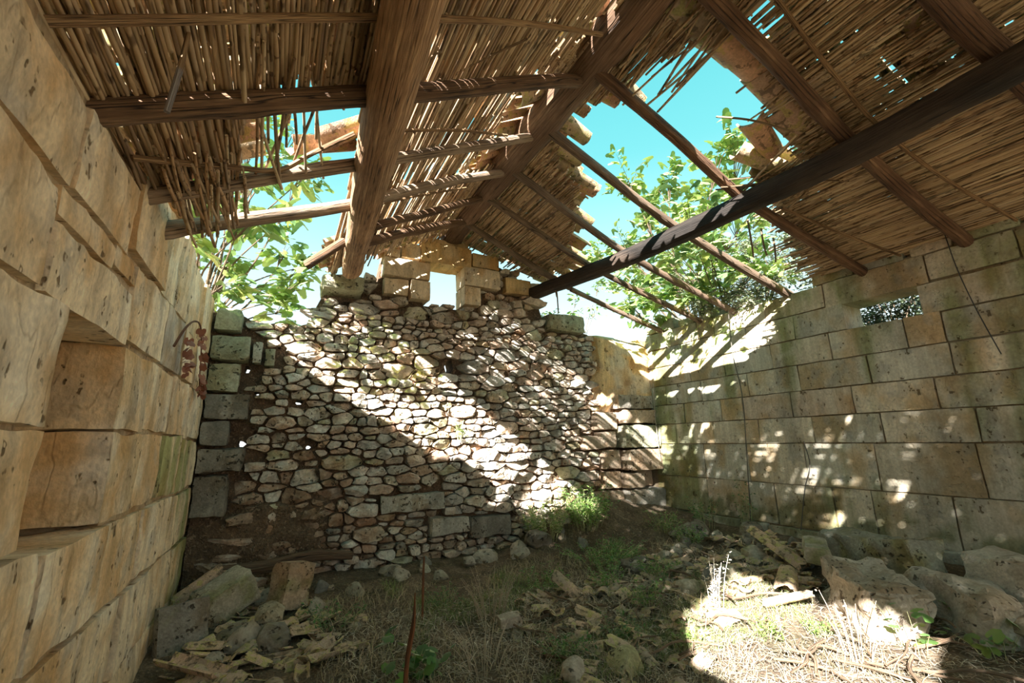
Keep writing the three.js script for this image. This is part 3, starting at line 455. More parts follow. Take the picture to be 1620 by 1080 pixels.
// pinholes in the near roof that throw the round sun spots on the right wall
const PINS = [[1.47, -3.05], [1.55, -2.35], [.58, -2.69], [.69, -3.59], [1.01, -4.18], [.75, -5.24], [1.03, -5.75], [1.78, -3.87], [.2, -3.44], [1.6, -6.05], [1.6, -5.1]].map(([y, z]) => { const t = (7.03 - y) / 1.28; return [XR - t, -(z + .72 * t)]; });
const pin = (x, d, a, b) => PINS.some(([px, pd]) => Math.abs(x - px) < a && Math.abs(d - pd) < b);
function covered(x, d) { // d = -z
  if (d < -3.2 || pin(x, d, .075, .05)) return false;
  if (x < 2.2) return d < pl(frontL, x) && !FIRE(x, d) && !(x > 1.86 && d > 1.9 && d < 2.5) && !(x > 1.78 - .25 * vn(d * 3, 4, 1) && x > 1.45 && d > 2.75 && d < 4.4);
  if (d < pl(frontR, x)) return !(x > 2.86 && x < 3.16 && d > 1.48) && !(x > 3.75 && x < 4.3 && d > .95 && d < 1.16) && !(x > 3.62 && x < 3.84 && d > .7 && d < .84);
  return x < 4.33 && d > pl(backR, x) && d < 6.6;
}
const sparse = (x, d) => x > .4 && x < 1.72 && d > (x < 1.2 ? 2.15 : 2.5) && d < 5.35;
const tiled = (x, d) => (x < 2.2 ? (d < pl(frontL, x) + (x < -.3 ? -.1 : .12) && !FIRE(x, d) && !sparse(x, d)) : (d < pl(frontR, x) + .1 && !(x > 2.9 && x < 3.14 && d > 1.45) && !(x > 3.66 && x < 3.8 && d > .72 && d < .82)) || (x < 4.4 && d > pl(backR, x) - .22)) && d < 6.7 && d > -3.2;
const caneGeos = [...Array(6)].map((_, k) => { const R = rng(k + 900), bow = (R() - .5) * .012; return tubeGeom([[0, 0, -.5], [bow, bow * .5, -.17], [-bow * .7, -bow, .17], [0, 0, .5]], [1.05, .96, 1.0, .98, 1.04, .9, 1.0, .86, .9].map((r) => r * .0108), { seg: 6, len: 9, seed: k + 3, noise: .05, tint: (x, y, z) => { const n = Math.abs(((z + .5) * 5 + k * .3) % 1 - .5); return mix3([1, 1, 1], [.45, .38, .3], n > .46 ? .8 : 0); } }); });
const caneCols = [[.84, .69, .51], [.70, .57, .42], [.94, .82, .64], [.58, .46, .34], [.74, .64, .53], [.48, .38, .30], [.80, .60, .42]];
const caneMats = caneCols.map((c, i) => std({ map: caneC, bumpMap: caneB, bumpScale: .002, roughness: .75, color: new THREE.Color(...c) }));
const eyeP = V(0, 1.3, 0), dummy = new THREE.Object3D();
const roofL = structure('roof_left', 'left roof slope of brown canes under clay tiles, torn open above the back left corner'), roofR = structure('roof_right', 'right roof slope of brown canes under clay tiles with a large hole to the sky');
for (const [side, root] of [[0, roofL], [1, roofR]]) {
  const R = rng(1234 + side), list = [], x0 = side ? 2.26 : XL - .06, x1 = side ? 6.5 : 2.1;
  for (let layer = 0; layer < 2; layer++) for (let x = x0; x < x1; x += (layer ? .022 : .0160) * (.85 + .3 * R())) {
    for (let d = 6.75 - R() * 1.6; d > -3.3;) {
      const L = 1.5 + R() * 1.3, xs = x + (R() - .5) * .014, slope = side ? -.3 : .58;
      let a = null; const runs = []; // keep the covered stretches
      const rag = (R() - .5) * .34 + (R() < .12 ? .3 * R() : 0);
      for (let t = 0; t <= L + .001; t += .025) { const dd = d - t, on = covered(xs, dd - rag * (dd > .5 ? 1 : 0)); if (on && a === null) a = dd; if ((!on || t + .025 > L) && a !== null) { if (a - dd > .14) runs.push([a, dd]); a = null; } }
      const gone = sparse(xs, d - L / 2) ? (layer ? .5 : .15) : layer ? .03 : .008;
      for (const [p, q] of runs) { if (R() < gone) continue; const cut = p < 6.3 && Math.abs(p - d) > .04, dip = cut && R() < .25 ? -R() * .10 : 0; list.push({ x: xs, y: roofY(xs) + .012 + layer * .026 + (R() - .5) * .014 + (R() < .05 ? -.015 : 0), z: -(p + q) / 2, len: p - q, yaw: (R() - .5) * (R() < .12 ? .12 : .025), pit: dip, r: .8 + R() * .5, k: Math.floor(R() * 6), m: Math.floor(R() * R() * 7), slope }); }
      d -= L * (.86 + R() * .12);
    }
  }
  const extra = side ? [[30, 2.3, 2.95, 1.75, 2.35], [16, 4.1, 4.7, 1.95, 2.55]] : [[12, -.45, .1, 2.55, 3.0], [34, -.72, -.3, 3.1, 3.4]];
  for (const [n, xa, xb, da, db] of extra) for (let i = 0; i < n; i++) { const x = lerp(xa, xb, R()), L = .45 + R() * .6, d = lerp(da, db, R()); list.push({ x, y: roofY(x) - .01 - R() * .06 - (xa === -.72 ? .05 + R() * .04 : 0), z: -d, len: L, yaw: (R() - .5) * (xa < -.7 ? .22 : .5) + (xa > 4 ? -.25 : 0), pit: -R() * (xa < -.7 ? .12 : .22), r: .7 + R() * .4, k: Math.floor(R() * 6), m: 1 + Math.floor(R() * 6), slope: 0 }); }
  const show = (c) => { const dx = c.x, dz = c.z, dd = Math.hypot(dx, c.y - 1.3, dz); const inView = -dz * Math.cos(YAW) + dx * Math.sin(YAW) > .3 * dd; return (inView ? 1 : .05) * c.len / dd * (c.y - roofY(c.x) > .03 ? .2 : 1); };
  list.sort((a, b) => show(b) - show(a));
  const set = (o, c) => { o.position.set(c.x, c.y, c.z); o.rotation.set(c.pit, c.yaw, 0); o.scale.set(c.r, c.r, c.len); };
  list.slice(0, 300).forEach((c) => set(mesh('cane', caneGeos[c.k], caneMats[c.m], root), c));
  for (let m = 0; m < caneMats.length; m++) { const sub = list.slice(300).filter((c) => c.m === m); if (!sub.length) continue; const I = new THREE.InstancedMesh(caneGeos[m % 6], caneMats[m], sub.length); I.name = numbered('canes'); I.userData.kind = 'stuff'; I.castShadow = I.receiveShadow = true; sub.forEach((c, i) => { set(dummy, c); dummy.updateMatrix(); I.setMatrixAt(i, dummy.matrix); }); root.add(I); }
}
// clay roof tiles: tapered half pipes. axis along x, wide end at -x, hollow below
function tileGeom(L, r0, r1, th, seed, span = 2.7, jag = 0, dusty = 0) {
  const n = 9, m = 4, pos = [], idx = [], R = rng(seed);
  for (let s = 0; s < 2; s++) for (let j = 0; j <= m; j++) for (let i = 0; i <= n; i++) { const a = Math.PI / 2 + (i / n - .5) * span, r = lerp(r0, r1, j / m) - s * th, e = j === 0 || j === m ? (R() - .5) * jag : 0; pos.push((j / m - .5) * L + e, r * Math.sin(a) - r0 * .5, r * Math.cos(a) * (1 + .02 * Math.sin(j + seed))); }
  const w = n + 1, o = (m + 1) * w, q = (a, b, c, d) => idx.push(a, b, c, a, c, d);
  for (let j = 0; j < m; j++) for (let i = 0; i < n; i++) { const a = j * w + i; q(a, a + w, a + w + 1, a + 1); q(o + a, o + a + 1, o + a + w + 1, o + a + w); }
  for (let i = 0; i < n; i++) { q(i, i + 1, o + i + 1, o + i); const b = m * w + i; q(b, o + b, o + b + 1, b + 1); }
  for (let j = 0; j < m; j++) { const a = j * w; q(a, o + a, o + a + w, a + w); const b = j * w + n; q(b, b + w, o + b + w, o + b); }
  const k = rng(seed + 50)(), base = k < .5 ? [.82, .56, .40] : k < .75 ? [.76, .64, .46] : [.62, .47, .37]; if (dusty) for (let i = 0; i < 3; i++) base[i] = lerp(base[i], [.60, .54, .48][i], dusty);
  return bake(pos, idx, { crease: 40, uvOff: [seed * .13, seed * .29], tint: (x, y, z) => { const f = fbm(x * 6 + seed, y * 6, z * 6, 4); return mix3(mix3(base, [.60, .55, .30], (.8 - .55 * dusty) * sstep(.52, .62, f)), [.36, .33, .28], .7 * sstep(.54, .66, fbm(x * 5, y * 5 + seed, z * 5, 4))); } });
}
const tileGeos = [...Array(5)].map((_, k) => tileGeom(.44, .098, .078, .014, k + 1, 2.75, .012));
{
  const R = rng(4321), near = [], far = [[], []];
  for (const side of [0, 1]) for (let d = -3.2; d < 6.8; d += .1) for (let s = 0; s < 13; s++) {
    const cover = Math.round((d + 3.2) / .1) % 2, dirX = side ? 1 : -1, x = 2.2 + dirX * (.2 + s * .35 + (cover ? .1 : 0)), dd = d + (R() - .5) * .02;
    if ((side ? x > 6.75 : x < -1.15) || !tiled(x, dd) || !tiled(x, dd + .05) || pin(x, dd, .24, .11)) continue;
    const e = .28, edge = !(tiled(x + e, dd) && tiled(x - e, dd) && tiled(x, dd + e) && tiled(x, dd - e)) || !covered(x, dd);
    const t = { side, x, y: roofY(x) + .10 + (cover ? .09 : .0) + R() * .012, z: -dd, cover, k: Math.floor(R() * 5), tw: (R() - .5) * (edge ? .22 : .06), tl: edge ? (R() - .5) * .1 : 0, edge: edge && dd > .6 && dd < 6.7 };
    if (t.edge && R() < (cover ? .3 : .16)) continue;
    (t.edge && near.length < 300 ? near : far[side]).push(t);
  }
  const set = (o, t) => { const tilt = Math.atan(t.side ? -.3 : .58) + t.tl; o.position.set(t.x, t.y + (t.cover ? -.0 : .03), t.z); o.rotation.set(t.cover ? t.tw * .3 : Math.PI + t.tw * .3, t.tw, 0, 'YXZ'); o.rotation.order = 'YZX'; o.rotation.set((t.cover ? 0 : Math.PI) + t.tw * .2, t.tw + (t.side ? 0 : 0), tilt); };
  near.forEach((t) => set(mesh('roof_tile', tileGeos[t.k], M.tile, t.side ? roofR : roofL), t));
  [roofL, roofR].forEach((root, s) => { const I = new THREE.InstancedMesh(tileGeos[0], M.tile, far[s].length); I.name = numbered('roof_tiles'); I.userData.kind = 'stuff'; I.castShadow = I.receiveShadow = true; far[s].forEach((t, i) => { set(dummy, t); dummy.updateMatrix(); I.setMatrixAt(i, dummy.matrix); }); root.add(I); });
  // pieces that hang over the broken edges
  for (const [root, x, y, z, sc, flip, tw, tl, k] of [[roofR, 2.8, 4.50, -1.86, 1.8, 1, .05, .02, 0], [roofR, 3.3, 4.35, -1.84, 1.8, 1, .04, .0, 1], [roofR, 3.76, 4.21, -1.88, 1.75, 1, .1, -.04, 2], [roofR, 3.95, 4.12, -2.22, 1.3, 1, .25, .1, 3], [roofR, 4.22, 4.06, -2.42, 1.3, 1, -.3, -.05, 4], [roofR, 4.5, 3.98, -2.5, 1.2, 0, .2, .0, 0], [roofR, 4.05, 4.12, -2.0, 1.3, 1, .1, .06, 2],
    [roofL, .2, 3.56, -2.62, 1.15, 1, .1, .05, 1], [roofL, .3, 3.56, -3.06, 1.2, 1, -.15, .05, 2], [roofL, .12, 3.47, -3.2, 1.1, 1, .2, -.1, 3], [roofR, 2.72, 4.62, -3.98, 1.6, 1, .1, 0, 0], [roofR, 3.08, 4.52, -4.14, 1.6, 1, -.1, 0, 1], [roofR, 3.42, 4.42, -4.68, 1.6, 1, .12, 0, 2], [roofR, 3.7, 4.32, -5.12, 1.5, 0, .0, 0, 3], [roofR, 3.95, 4.24, -5.5, 1.4, 1, .1, 0, 4], [roofR, 2.56, 4.66, -3.46, 1.25, 1, .1, 0, 4], [roofR, 2.66, 4.6, -2.72, 1.25, 1, .15, 0, 0], [roofR, 2.5, 4.66, -2.9, 1.25, 1, -.1, 0, 1]]) {
    const o = mesh('roof_tile', tileGeos[k], M.tile, root); o.position.set(x, y, z); o.rotation.order = 'YZX'; o.rotation.set(flip ? Math.PI : 0, tw, Math.atan(root === roofR ? -.3 : .58) + tl); o.scale.setScalar(sc);
  }
  // ridge capping tiles, along z
  for (let d = -3.0, i = 0; d < 6.6; d += .37, i++) { const o = mesh('ridge_tile', tileGeos[i % 5], M.tile, roofL); o.rotation.set(0, Math.PI / 2 + (R() - .5) * .08, 0); o.scale.set(1, 1.1, 1.35); o.position.set(2.2 + (R() - .5) * .03, 4.86 + R() * .03, -d); }
}

// ------------------------------------------------------------------ plants
function leafGeom(kind) { // lies in x,z, stalk at the origin, tip towards +x, unit length
  const pos = [], idx = [], out = [];
  if (kind === 'fig') { const n = 20; for (let i = 0; i <= n; i++) { const a = (i / n - .5) * 5.2, lobe = .5 + .5 * Math.cos(a * 2.35), r = (.30 + .24 * lobe * lobe) * (Math.abs(a) < .7 ? 1.12 : 1); out.push([.5 + Math.cos(a) * r * 1.02, Math.sin(a) * r]); } }
  else if (kind === 'vine') { const n = 12; for (let i = 0; i <= n; i++) { const a = (i / n - .5) * 5.4, r = .42 + .1 * Math.cos(a * 3) ** 2; out.push([.5 + Math.cos(a) * r, Math.sin(a) * r]); } }
  else { for (const [x, y] of [[0, 0], [.2, -.14], [.5, -.2], [.8, -.12], [1, 0], [.8, .12], [.5, .2], [.2, .14]]) out.push([x, y]); }
  pos.push(.42, .06, 0); out.forEach(([x, y], i) => pos.push(x, -.22 * y * y * 2 - .25 * (x - .4) ** 2 + (i % 3 - 1) * .015, y));
  for (let i = 1; i < out.length; i++) idx.push(0, i + 1, i); if (kind === 'small') idx.push(0, 1, out.length);
  return bake(pos, idx, { crease: 60, tint: () => [1, 1, 1] });
}
const leafMat = (r, g, b, t = .45) => { const m = M.leaf.clone(); m.color.setRGB(r, g, b); m.transmission = t; m.roughness = .62; return m; };
const figG = leafGeom('fig'), vineG = leafGeom('vine'), smallG = leafGeom('small');
const figMats = [leafMat(.30, .42, .09, .5), leafMat(.18, .30, .07), leafMat(.44, .50, .13, .5), leafMat(.12, .23, .07)];
const weedMats = [leafMat(.22, .40, .07), leafMat(.14, .30, .06), leafMat(.36, .46, .12)];
const shrubMats = [leafMat(.20, .25, .12, .3), leafMat(.12, .17, .08, .3), leafMat(.34, .36, .22, .3)];
const barkTint = (x, y, z) => mix3([.42, .37, .30], [.28, .24, .19], fbm(x * 6, y * 6, z * 6, 3));
function leaves(root, spots, geo, mats, maxParts, partName = 'leaf', stuffName = 'foliage') {
  const eyeD = (s) => s.p.distanceTo(eyeP) / s.s; spots.sort((a, b) => eyeD(a) - eyeD(b));
  const set = (o, s) => { o.position.copy(s.p); o.quaternion.copy(s.q); o.scale.setScalar(s.s); };
  spots.slice(0, maxParts).forEach((s) => set(mesh(partName, geo, mats[s.m], root), s));
  mats.forEach((mat, m) => { const sub = spots.slice(maxParts).filter((s) => s.m === m); if (!sub.length) return; const I = new THREE.InstancedMesh(geo, mat, sub.length); I.name = numbered(stuffName); I.userData.kind = 'stuff'; I.castShadow = I.receiveShadow = true; sub.forEach((s, i) => { set(dummy, s); dummy.updateMatrix(); I.setMatrixAt(i, dummy.matrix); }); root.add(I); });
  dummy.rotation.set(0, 0, 0); dummy.scale.set(1, 1, 1);
}
const qDir = (d, R, up = .7) => { const n = V((R() - .5) * 1.6, up + R() * .5, (R() - .5) * 1.6).normalize(), x = d.clone().addScaledVector(n, -d.dot(n)).normalize(), z = x.clone().cross(n); return new THREE.Quaternion().setFromRotationMatrix(new THREE.Matrix4().makeBasis(x, n, z)); };
function tree(name, label, category, base, trunkTop, tr, clusters, { r = .4, n = 16, size = .2, geo = figG, mats = figMats, maxParts = 150, seed = 1, flat = .7, br = .022, twigs = 5 }) {
  const R = rng(seed), root = thing(name, label, category, [base[0], base[1], base[2]]), B = V(...base), rel = (v) => v.clone().sub(B);
  const top = V(...trunkTop); mesh('trunk', tubeGeom([[0, -.2, 0], rel(V(lerp(base[0], top.x, .4) + .1, lerp(base[1], top.y, .5), lerp(base[2], top.z, .4))), rel(top)], [tr * 1.25, tr, tr * .7], { seg: 10, len: 18, noise: .12, seed, tint: barkTint }), M.wood, root);
  const br_ = [], spots = [];
  for (const c0 of clusters) {
    const c = V(...c0), mid = top.clone().lerp(c, .5).add(V((R() - .5) * .4, .15 + R() * .2, (R() - .5) * .4)); br_.push(tubeGeom([rel(top), rel(mid), rel(c)], [br, br * .7, br * .3], { seg: 6, len: 10, noise: .1, seed: seed + br_.length, tint: barkTint, caps: false }));
    const ends = [...Array(twigs)].map(() => c.clone().add(V((R() - .5) * 2 * r, (R() - .35) * 2 * r * flat, (R() - .5) * 2 * r)));
    ends.forEach((e) => br_.push(tubeGeom([rel(mid.clone().lerp(c, .7)), rel(c.clone().lerp(e, .5).add(V(0, .04, 0))), rel(e)], [br * .3, br * .22, br * .12], { seg: 5, len: 5, seed: seed + br_.length, tint: barkTint, caps: false })));
    for (let i = 0; i < n; i++) { const e = ends[Math.floor(R() * twigs)], t = .25 + R() * .85, p = c.clone().lerp(e, t).add(V((R() - .5) * .16, (R() - .5) * .12, (R() - .5) * .16)), d = V(R() - .5, -.15 - R() * .3, R() - .5).add(e.clone().sub(c).normalize().multiplyScalar(.5)).normalize(); const z = R(); spots.push({ p: rel(p), q: qDir(d, R), s: size * (.6 + R() * .65), m: z < .42 ? 0 : z < .7 ? 1 : z < .9 ? 2 : Math.min(3, mats.length - 1) }); }
  }
  mesh('branches', merge(br_), M.wood, root); spots.forEach((s) => s.p.add(B)); // nearest first, measured in the scene
  const eye = spots; eye.sort((a, b) => a.p.distanceTo(eyeP) / a.s - b.p.distanceTo(eyeP) / b.s); spots.forEach((s) => s.p.sub(B)); const keep = eyeP.clone(); eyeP.sub(B); leaves(root, spots, geo, mats, maxParts); eyeP.copy(keep); return root;
}
const jit = (list, dx, dz, seed) => { const R = rng(seed); return list.map(([x, y, z]) => [x + (R() - .5) * dx, y, z + (R() - .5) * dz]); };
tree('fig_tree', 'fig tree leaning over the broken back left corner, seen through the left roof hole', 'tree', [-2.2, -.6, -8.6], [-1.3, 2.6, -7.8], .11, jit([[-1.27, 4.56, -7.4], [-.98, 4.11, -7.4], [-.55, 3.78, -7.4], [-1.1, 3.7, -7.4], [-.28, 4.67, -7.4], [-.06, 5.4, -7.4], [-.46, 5.75, -7.4], [-.76, 5.21, -7.4], [-.16, 4.26, -7.4], [.13, 3.99, -7.4], [-.19, 3.45, -7.4], [.1, 5.94, -7.4], [-.13, 6.32, -7.4], [-1.0, 5.05, -7.4], [-.55, 4.72, -7.4], [-1.47, 5.03, -7.4], [-.74, 5.89, -7.4], [-.61, 6.4, -7.4], [-1.2, 6.1, -7.4], [-1.0, 3.3, -7.4], [-1.15, 4.1, -5.9], [-1.2, 3.75, -5.2], [-1.0, 4.4, -5.5], [-1.3, 4.7, -4.9], [-1.1, 3.6, -6.1], [-.7, 4.2, -6.2], [-.95, 4.6, -4.9], [-1.5, 4.5, -5.3], [-.7, 4.05, -5.3], [-.5, 4.0, -5.8], [-1.4, 4.0, -5.7], [-1.0, 3.85, -5.4], [-1.3, 4.3, -4.6], [.12, 3.75, -7.3], [.2, 4.2, -7.4], [-.05, 3.3, -7.3], [-.8, 3.5, -7.3]], .1, .7, 5), { r: .36, n: 26, size: .215, seed: 31, maxParts: 300, br: .02 });
tree('fig_tree', 'light green fig tree rising above the right wall, seen through the right roof hole', 'tree', [8.2, -.6, -6.6], [7.9, 2.8, -6.3], .14, jit([[7.2, 7.27, -7.05], [7.2, 6.89, -6.11], [7.2, 6.16, -5.37], [7.2, 6.28, -4.63], [7.2, 5.86, -5.9], [7.2, 6.27, -7.39], [7.2, 5.54, -6.47], [7.2, 5.19, -5.36], [7.2, 5.19, -4.54], [7.2, 6.18, -8.1], [7.2, 5.1, -7.31], [7.2, 4.78, -6.04], [7.2, 4.65, -5.01], [7.2, 4.74, -4.36], [7.2, 5.96, -8.6], [7.2, 5.0, -8.2], [7.2, 4.46, -6.79], [7.2, 6.3, -4.3], [7.6, 5.6, -7.9], [7.6, 5.3, -5.9], [6.3, 3.75, -5.7], [6.25, 3.7, -5.0], [6.3, 3.72, -4.3], [6.9, 4.1, -7.4], [6.5, 4.2, -6.3]], .9, .5, 6), { r: .54, n: 88, size: .2, seed: 32, maxParts: 300, br: .026, twigs: 7 });
tree('fig_sapling', 'thin fig shoots reaching in over the right wall between the bare rafters', 'tree', [6.95, -.6, -5.2], [6.9, 3.3, -5.0], .03, jit([[6.05, 3.8, -5.4], [5.9, 3.85, -4.7], [6.0, 3.8, -4.0], [6.1, 3.8, -6.1], [5.3, 3.95, -4.3], [5.5, 3.9, -5.1], [5.7, 3.85, -4.4], [5.5, 3.9, -5.7], [5.8, 3.85, -3.6], [5.6, 3.9, -3.9], [6.2, 3.6, -5.0], [6.2, 3.6, -4.4], [6.2, 3.65, -3.8], [4.6, 4.08, -4.6], [4.5, 4.12, -3.9], [4.7, 4.08, -3.3], [4.9, 4.02, -4.3], [4.4, 4.14, -4.3], [4.9, 4.03, -3.7], [5.1, 4.0, -3.1], [4.3, 4.17, -3.5], [4.6, 4.1, -5.1], [5.0, 3.98, -4.9], [4.75, 4.2, -4.1]], .2, .3, 16), { r: .34, n: 17, size: .15, seed: 36, maxParts: 250, br: .010, twigs: 5 });
tree('shrub', 'grey leaved shrub with dry stems sprawling on top of the right wall', 'shrub', [7.1, -.6, -4.3], [6.95, 3.2, -4.3], .05, jit([[6.7, 4.19, -5.37], [6.7, 4.08, -4.71], [6.7, 3.98, -4.14], [6.7, 3.93, -3.73], [6.6, 3.6, -3.5], [6.6, 3.5, -4.02], [6.6, 3.52, -4.67], [6.6, 3.65, -5.3], [6.7, 4.34, -4.2], [6.7, 4.2, -3.58], [6.45, 3.55, -3.75], [6.4, 3.55, -4.4], [6.9, 4.3, -4.6], [6.45, 3.5, -5.0], [6.34, 3.36, -3.75], [6.3, 3.42, -4.3], [6.3, 3.45, -4.9], [6.35, 3.3, -4.05]], .2, .3, 7), { r: .3, n: 430, size: .055, geo: smallG, mats: shrubMats, maxParts: 0, seed: 33, br: .012, twigs: 22 });
tree('shrub', 'dark dense shrub filling the view through the small right window', 'shrub', [7.9, -.6, -2.9], [7.8, 2.2, -3.0], .07, jit([...Array(22)].map((_, i) => [7.5 + .25 * (i % 4), 2.75 + .22 * (i % 5), -2.5 - .3 * (i % 6)]), .3, .3, 8), { r: .36, n: 330, size: .075, geo: smallG, mats: [leafMat(.06, .085, .035, .2), leafMat(.035, .055, .03, .2), leafMat(.12, .15, .06, .3)], maxParts: 0, seed: 34, br: .012, twigs: 8 });
tree('sapling', 'slim sapling with green leaves behind the back right corner', 'shrub', [5.2, -.6, -7.3], [5.2, 2.6, -7.2], .03, [[4.57, 3.6, -7.1], [5.19, 4.05, -7.1], [5.67, 3.9, -7.1], [5.9, 4.5, -7.2], [4.9, 3.7, -7.1]], { r: .28, n: 40, size: .1, geo: smallG, mats: weedMats, maxParts: 0, seed: 35, br: .01 });
// weeds on the floor
function weed(name, label, x, z, h, spread, nStems, nLeaves, size, { geo = smallG, mats = weedMats, seed = 1, lean = .5, mat2 = null, y = groundY(x, z), parts = 0, category = 'plant' } = {}) {
  const R = rng(seed), root = thing(name, label, category, [x, y, z]), stems = [], spots = [];
  for (let i = 0; i < nStems; i++) {
    const a = R() * 6.28, s = spread * Math.sqrt(R()), b = V(Math.cos(a) * s * .4, -.03, Math.sin(a) * s * .4), hh = h * (.45 + R() * .6), e = V(Math.cos(a) * s, hh, Math.sin(a) * s), m = b.clone().lerp(e, .5).add(V(Math.cos(a) * -lean * .1 * s, hh * .12, Math.sin(a) * -lean * .1 * s));
    stems.push(tubeGeom([b, m, e], [.004, .003, .0015], { seg: 4, len: 5, caps: false, seed: i, tint: () => mat2 ?? [.36, .36, .18] }));
    for (let k = 0; k < nLeaves / nStems; k++) { const t = .25 + .8 * R(), p = t < .5 ? b.clone().lerp(m, t * 2) : m.clone().lerp(e, (t - .5) * 2); p.add(V((R() - .5) * size * 1.6, (R() - .5) * size, (R() - .5) * size * 1.6)); spots.push({ p, q: qDir(V(R() - .5, R() * .6 - .1, R() - .5).normalize(), R), s: size * (.6 + R() * .7), m: Math.floor(R() * mats.length) }); }
  }
  mesh('stems', merge(stems), M.dry, root).userData.kind = 'stuff'; const keep = eyeP.clone(); eyeP.sub(root.position); leaves(root, spots, geo, mats, parts, 'leaf', 'foliage'); eyeP.copy(keep); return root;
}
weed('weed', 'large bright green weed in the sun at the foot of the corner pier', 4.35, -5.98, .6, .5, 64, 2000, .05, { seed: 51 });
weed('weed', 'sunlit yellow green weed between the rubble wall and the bright corner bush', 3.75, -6.1, .5, .42, 40, 1000, .045, { seed: 52, mats: [weedMats[2], weedMats[0], leafMat(.55, .52, .25)] });
weed('weed', 'small weed climbing at the rubble wall left of the sunny patch', 3.6, -6.3, .45, .22, 16, 240, .04, { seed: 53 });
weed('weed', 'low green weed in shade in front of the sunlit corner bush', 4.0, -5.2, .3, .7, 60, 1500, .035, { seed: 54, mats: [weedMats[1], weedMats[0]] });
weed('weed', 'dark green weed against the right wall beside the fallen tiles', 5.85, -5.0, .5, .28, 20, 320, .04, { seed: 55, mats: [weedMats[1], figMats[3]] });
weed('weed', 'thin climbing weed at the right wall under the hanging cable', 6.15, -4.55, .75, .16, 9, 130, .04, { seed: 56, mats: [figMats[3], weedMats[1]] });
weed('weed', 'green weed growing out of the tile heap before the right wall', 5.15, -4.75, .3, .26, 22, 380, .035, { seed: 57, mats: [weedMats[1], weedMats[0]] });
weed('weed', 'small feathery weed between the tiles in the middle of the floor', 3.4, -3.75, .24, .26, 22, 330, .03, { seed: 58, mats: [weedMats[1], weedMats[0]] });
weed('weed', 'low weed in the shaded middle of the floor left of the sun patch', 2.75, -3.35, .2, .22, 18, 260, .03, { seed: 59, mats: [weedMats[1], figMats[3]] });
weed('weed', 'bright weed in the sun patch near the curved tile', 3.75, -2.75, .18, .2, 18, 260, .032, { seed: 60, mats: [weedMats[2], weedMats[0]] });
weed('weed', 'bright weed at the left edge of the sun patch', 3.1, -2.95, .16, .17, 14, 190, .03, { seed: 61, mats: [weedMats[2], weedMats[0]] });
weed('weed', 'mosslike fine weed at the foot of the big pale boulder', 4.2, -2.55, .14, .17, 24, 330, .025, { seed: 62 });
weed('weed', 'tufted weed in the shaded grass in front of the rubble wall', 2.9, -4.9, .26, .34, 26, 420, .034, { seed: 80, mats: [weedMats[1], weedMats[0]] });
weed('weed', 'feathery green weed beside the pinkish flat tile', 3.45, -4.4, .3, .3, 26, 420, .034, { seed: 81, mats: [weedMats[1], weedMats[0]] });
weed('weed', 'small dark weed left of the lichen covered flat stone', 2.15, -3.35, .2, .24, 20, 280, .03, { seed: 82, mats: [weedMats[1], figMats[3]] });
weed('weed', 'low weed among tiles between the sun patch and the corner bush', 4.15, -4.35, .24, .32, 24, 400, .034, { seed: 83, mats: [weedMats[1], weedMats[0]] });
weed('weed', 'thin green weed near the dark brown stalk', 1.7, -4.9, .2, .34, 20, 260, .03, { seed: 84, mats: [weedMats[1], figMats[3]] });
weed('bramble', 'young bramble with large leaves in front of the pale boulders', 4.55, -2.0, .34, .26, 8, 16, .11, { geo: vineG, mats: [weedMats[1], figMats[0]], seed: 63, parts: 16 });
weed('bramble', 'bramble with broad green leaves at the lower right by the ledge', 4.9, -1.65, .2, .4, 9, 22, .1, { geo: vineG, mats: [weedMats[1], figMats[0]], seed: 64, parts: 22 });
weed('vine', 'creeping vine with broad leaves on the floor at the bottom left of centre', .98, -3.62, .2, .38, 12, 44, .11, { geo: vineG, mats: [weedMats[0], weedMats[1], figMats[3]], seed: 65, parts: 44 });
weed('weed', 'dim green weed on the floor below the left heap of tiles', .62, -5.0, .22, .3, 18, 240, .035, { seed: 66, mats: [weedMats[1], figMats[3]] });
weed('weed', 'single yellow green sprig rooted high in the rubble wall', 2.42, -6.43, .26, .07, 7, 60, .04, { seed: 67, y: 1.33, mats: [weedMats[2], weedMats[0]] });
weed('weed', 'green weed climbing out of the far end of the right heap', 5.3, -5.3, .32, .3, 24, 420, .036, { seed: 90 });
weed('dry_plant', 'dead white plant with curled seed heads at the edge of the sun patch', 3.72, -3.2, .5, .2, 11, 150, .035, { seed: 68, mats: [leafMat(.72, .66, .55, .3)], mat2: [.75, .68, .56] });
weed('dry_plant', 'dead upright branching plant in front of the big pale boulder', 4.05, -2.2, .45, .24, 13, 40, .03, { seed: 69, mats: [leafMat(.6, .5, .36, .3)], mat2: [.58, .47, .34] });
weed('dry_plant', 'withered brown plant in the dim middle of the floor', 2.0, -4.4, .4, .4, 26, 90, .03, { seed: 70, mats: [leafMat(.4, .3, .2, .3)], mat2: [.45, .35, .25] });
weed('dry_plant', 'withered grey plant beside the vine near the bottom edge', 1.55, -3.55, .32, .4, 26, 60, .03, { seed: 71, mats: [leafMat(.42, .33, .24, .3)], mat2: [.5, .41, .3] });
{ const g = tubeGeom([[.86, -.4, -3.3], [.88, -.1, -3.3], [.91, .12, -3.28], [.92, .29, -3.3]], [.013, .016, .017, .004], { seg: 8, len: 24, noise: .22, seed: 5, tint: (x, y, z) => mix3([.52, .22, .09], [.36, .17, .08], fbm(x * 20, y * 8, z * 20, 3)) }), c = centre(g), o = mesh('dry_stalk', g, M.wood); o.position.copy(c); tag(o, 'rusty brown dry flower stalk standing upright near the bottom edge', 'plant'); }
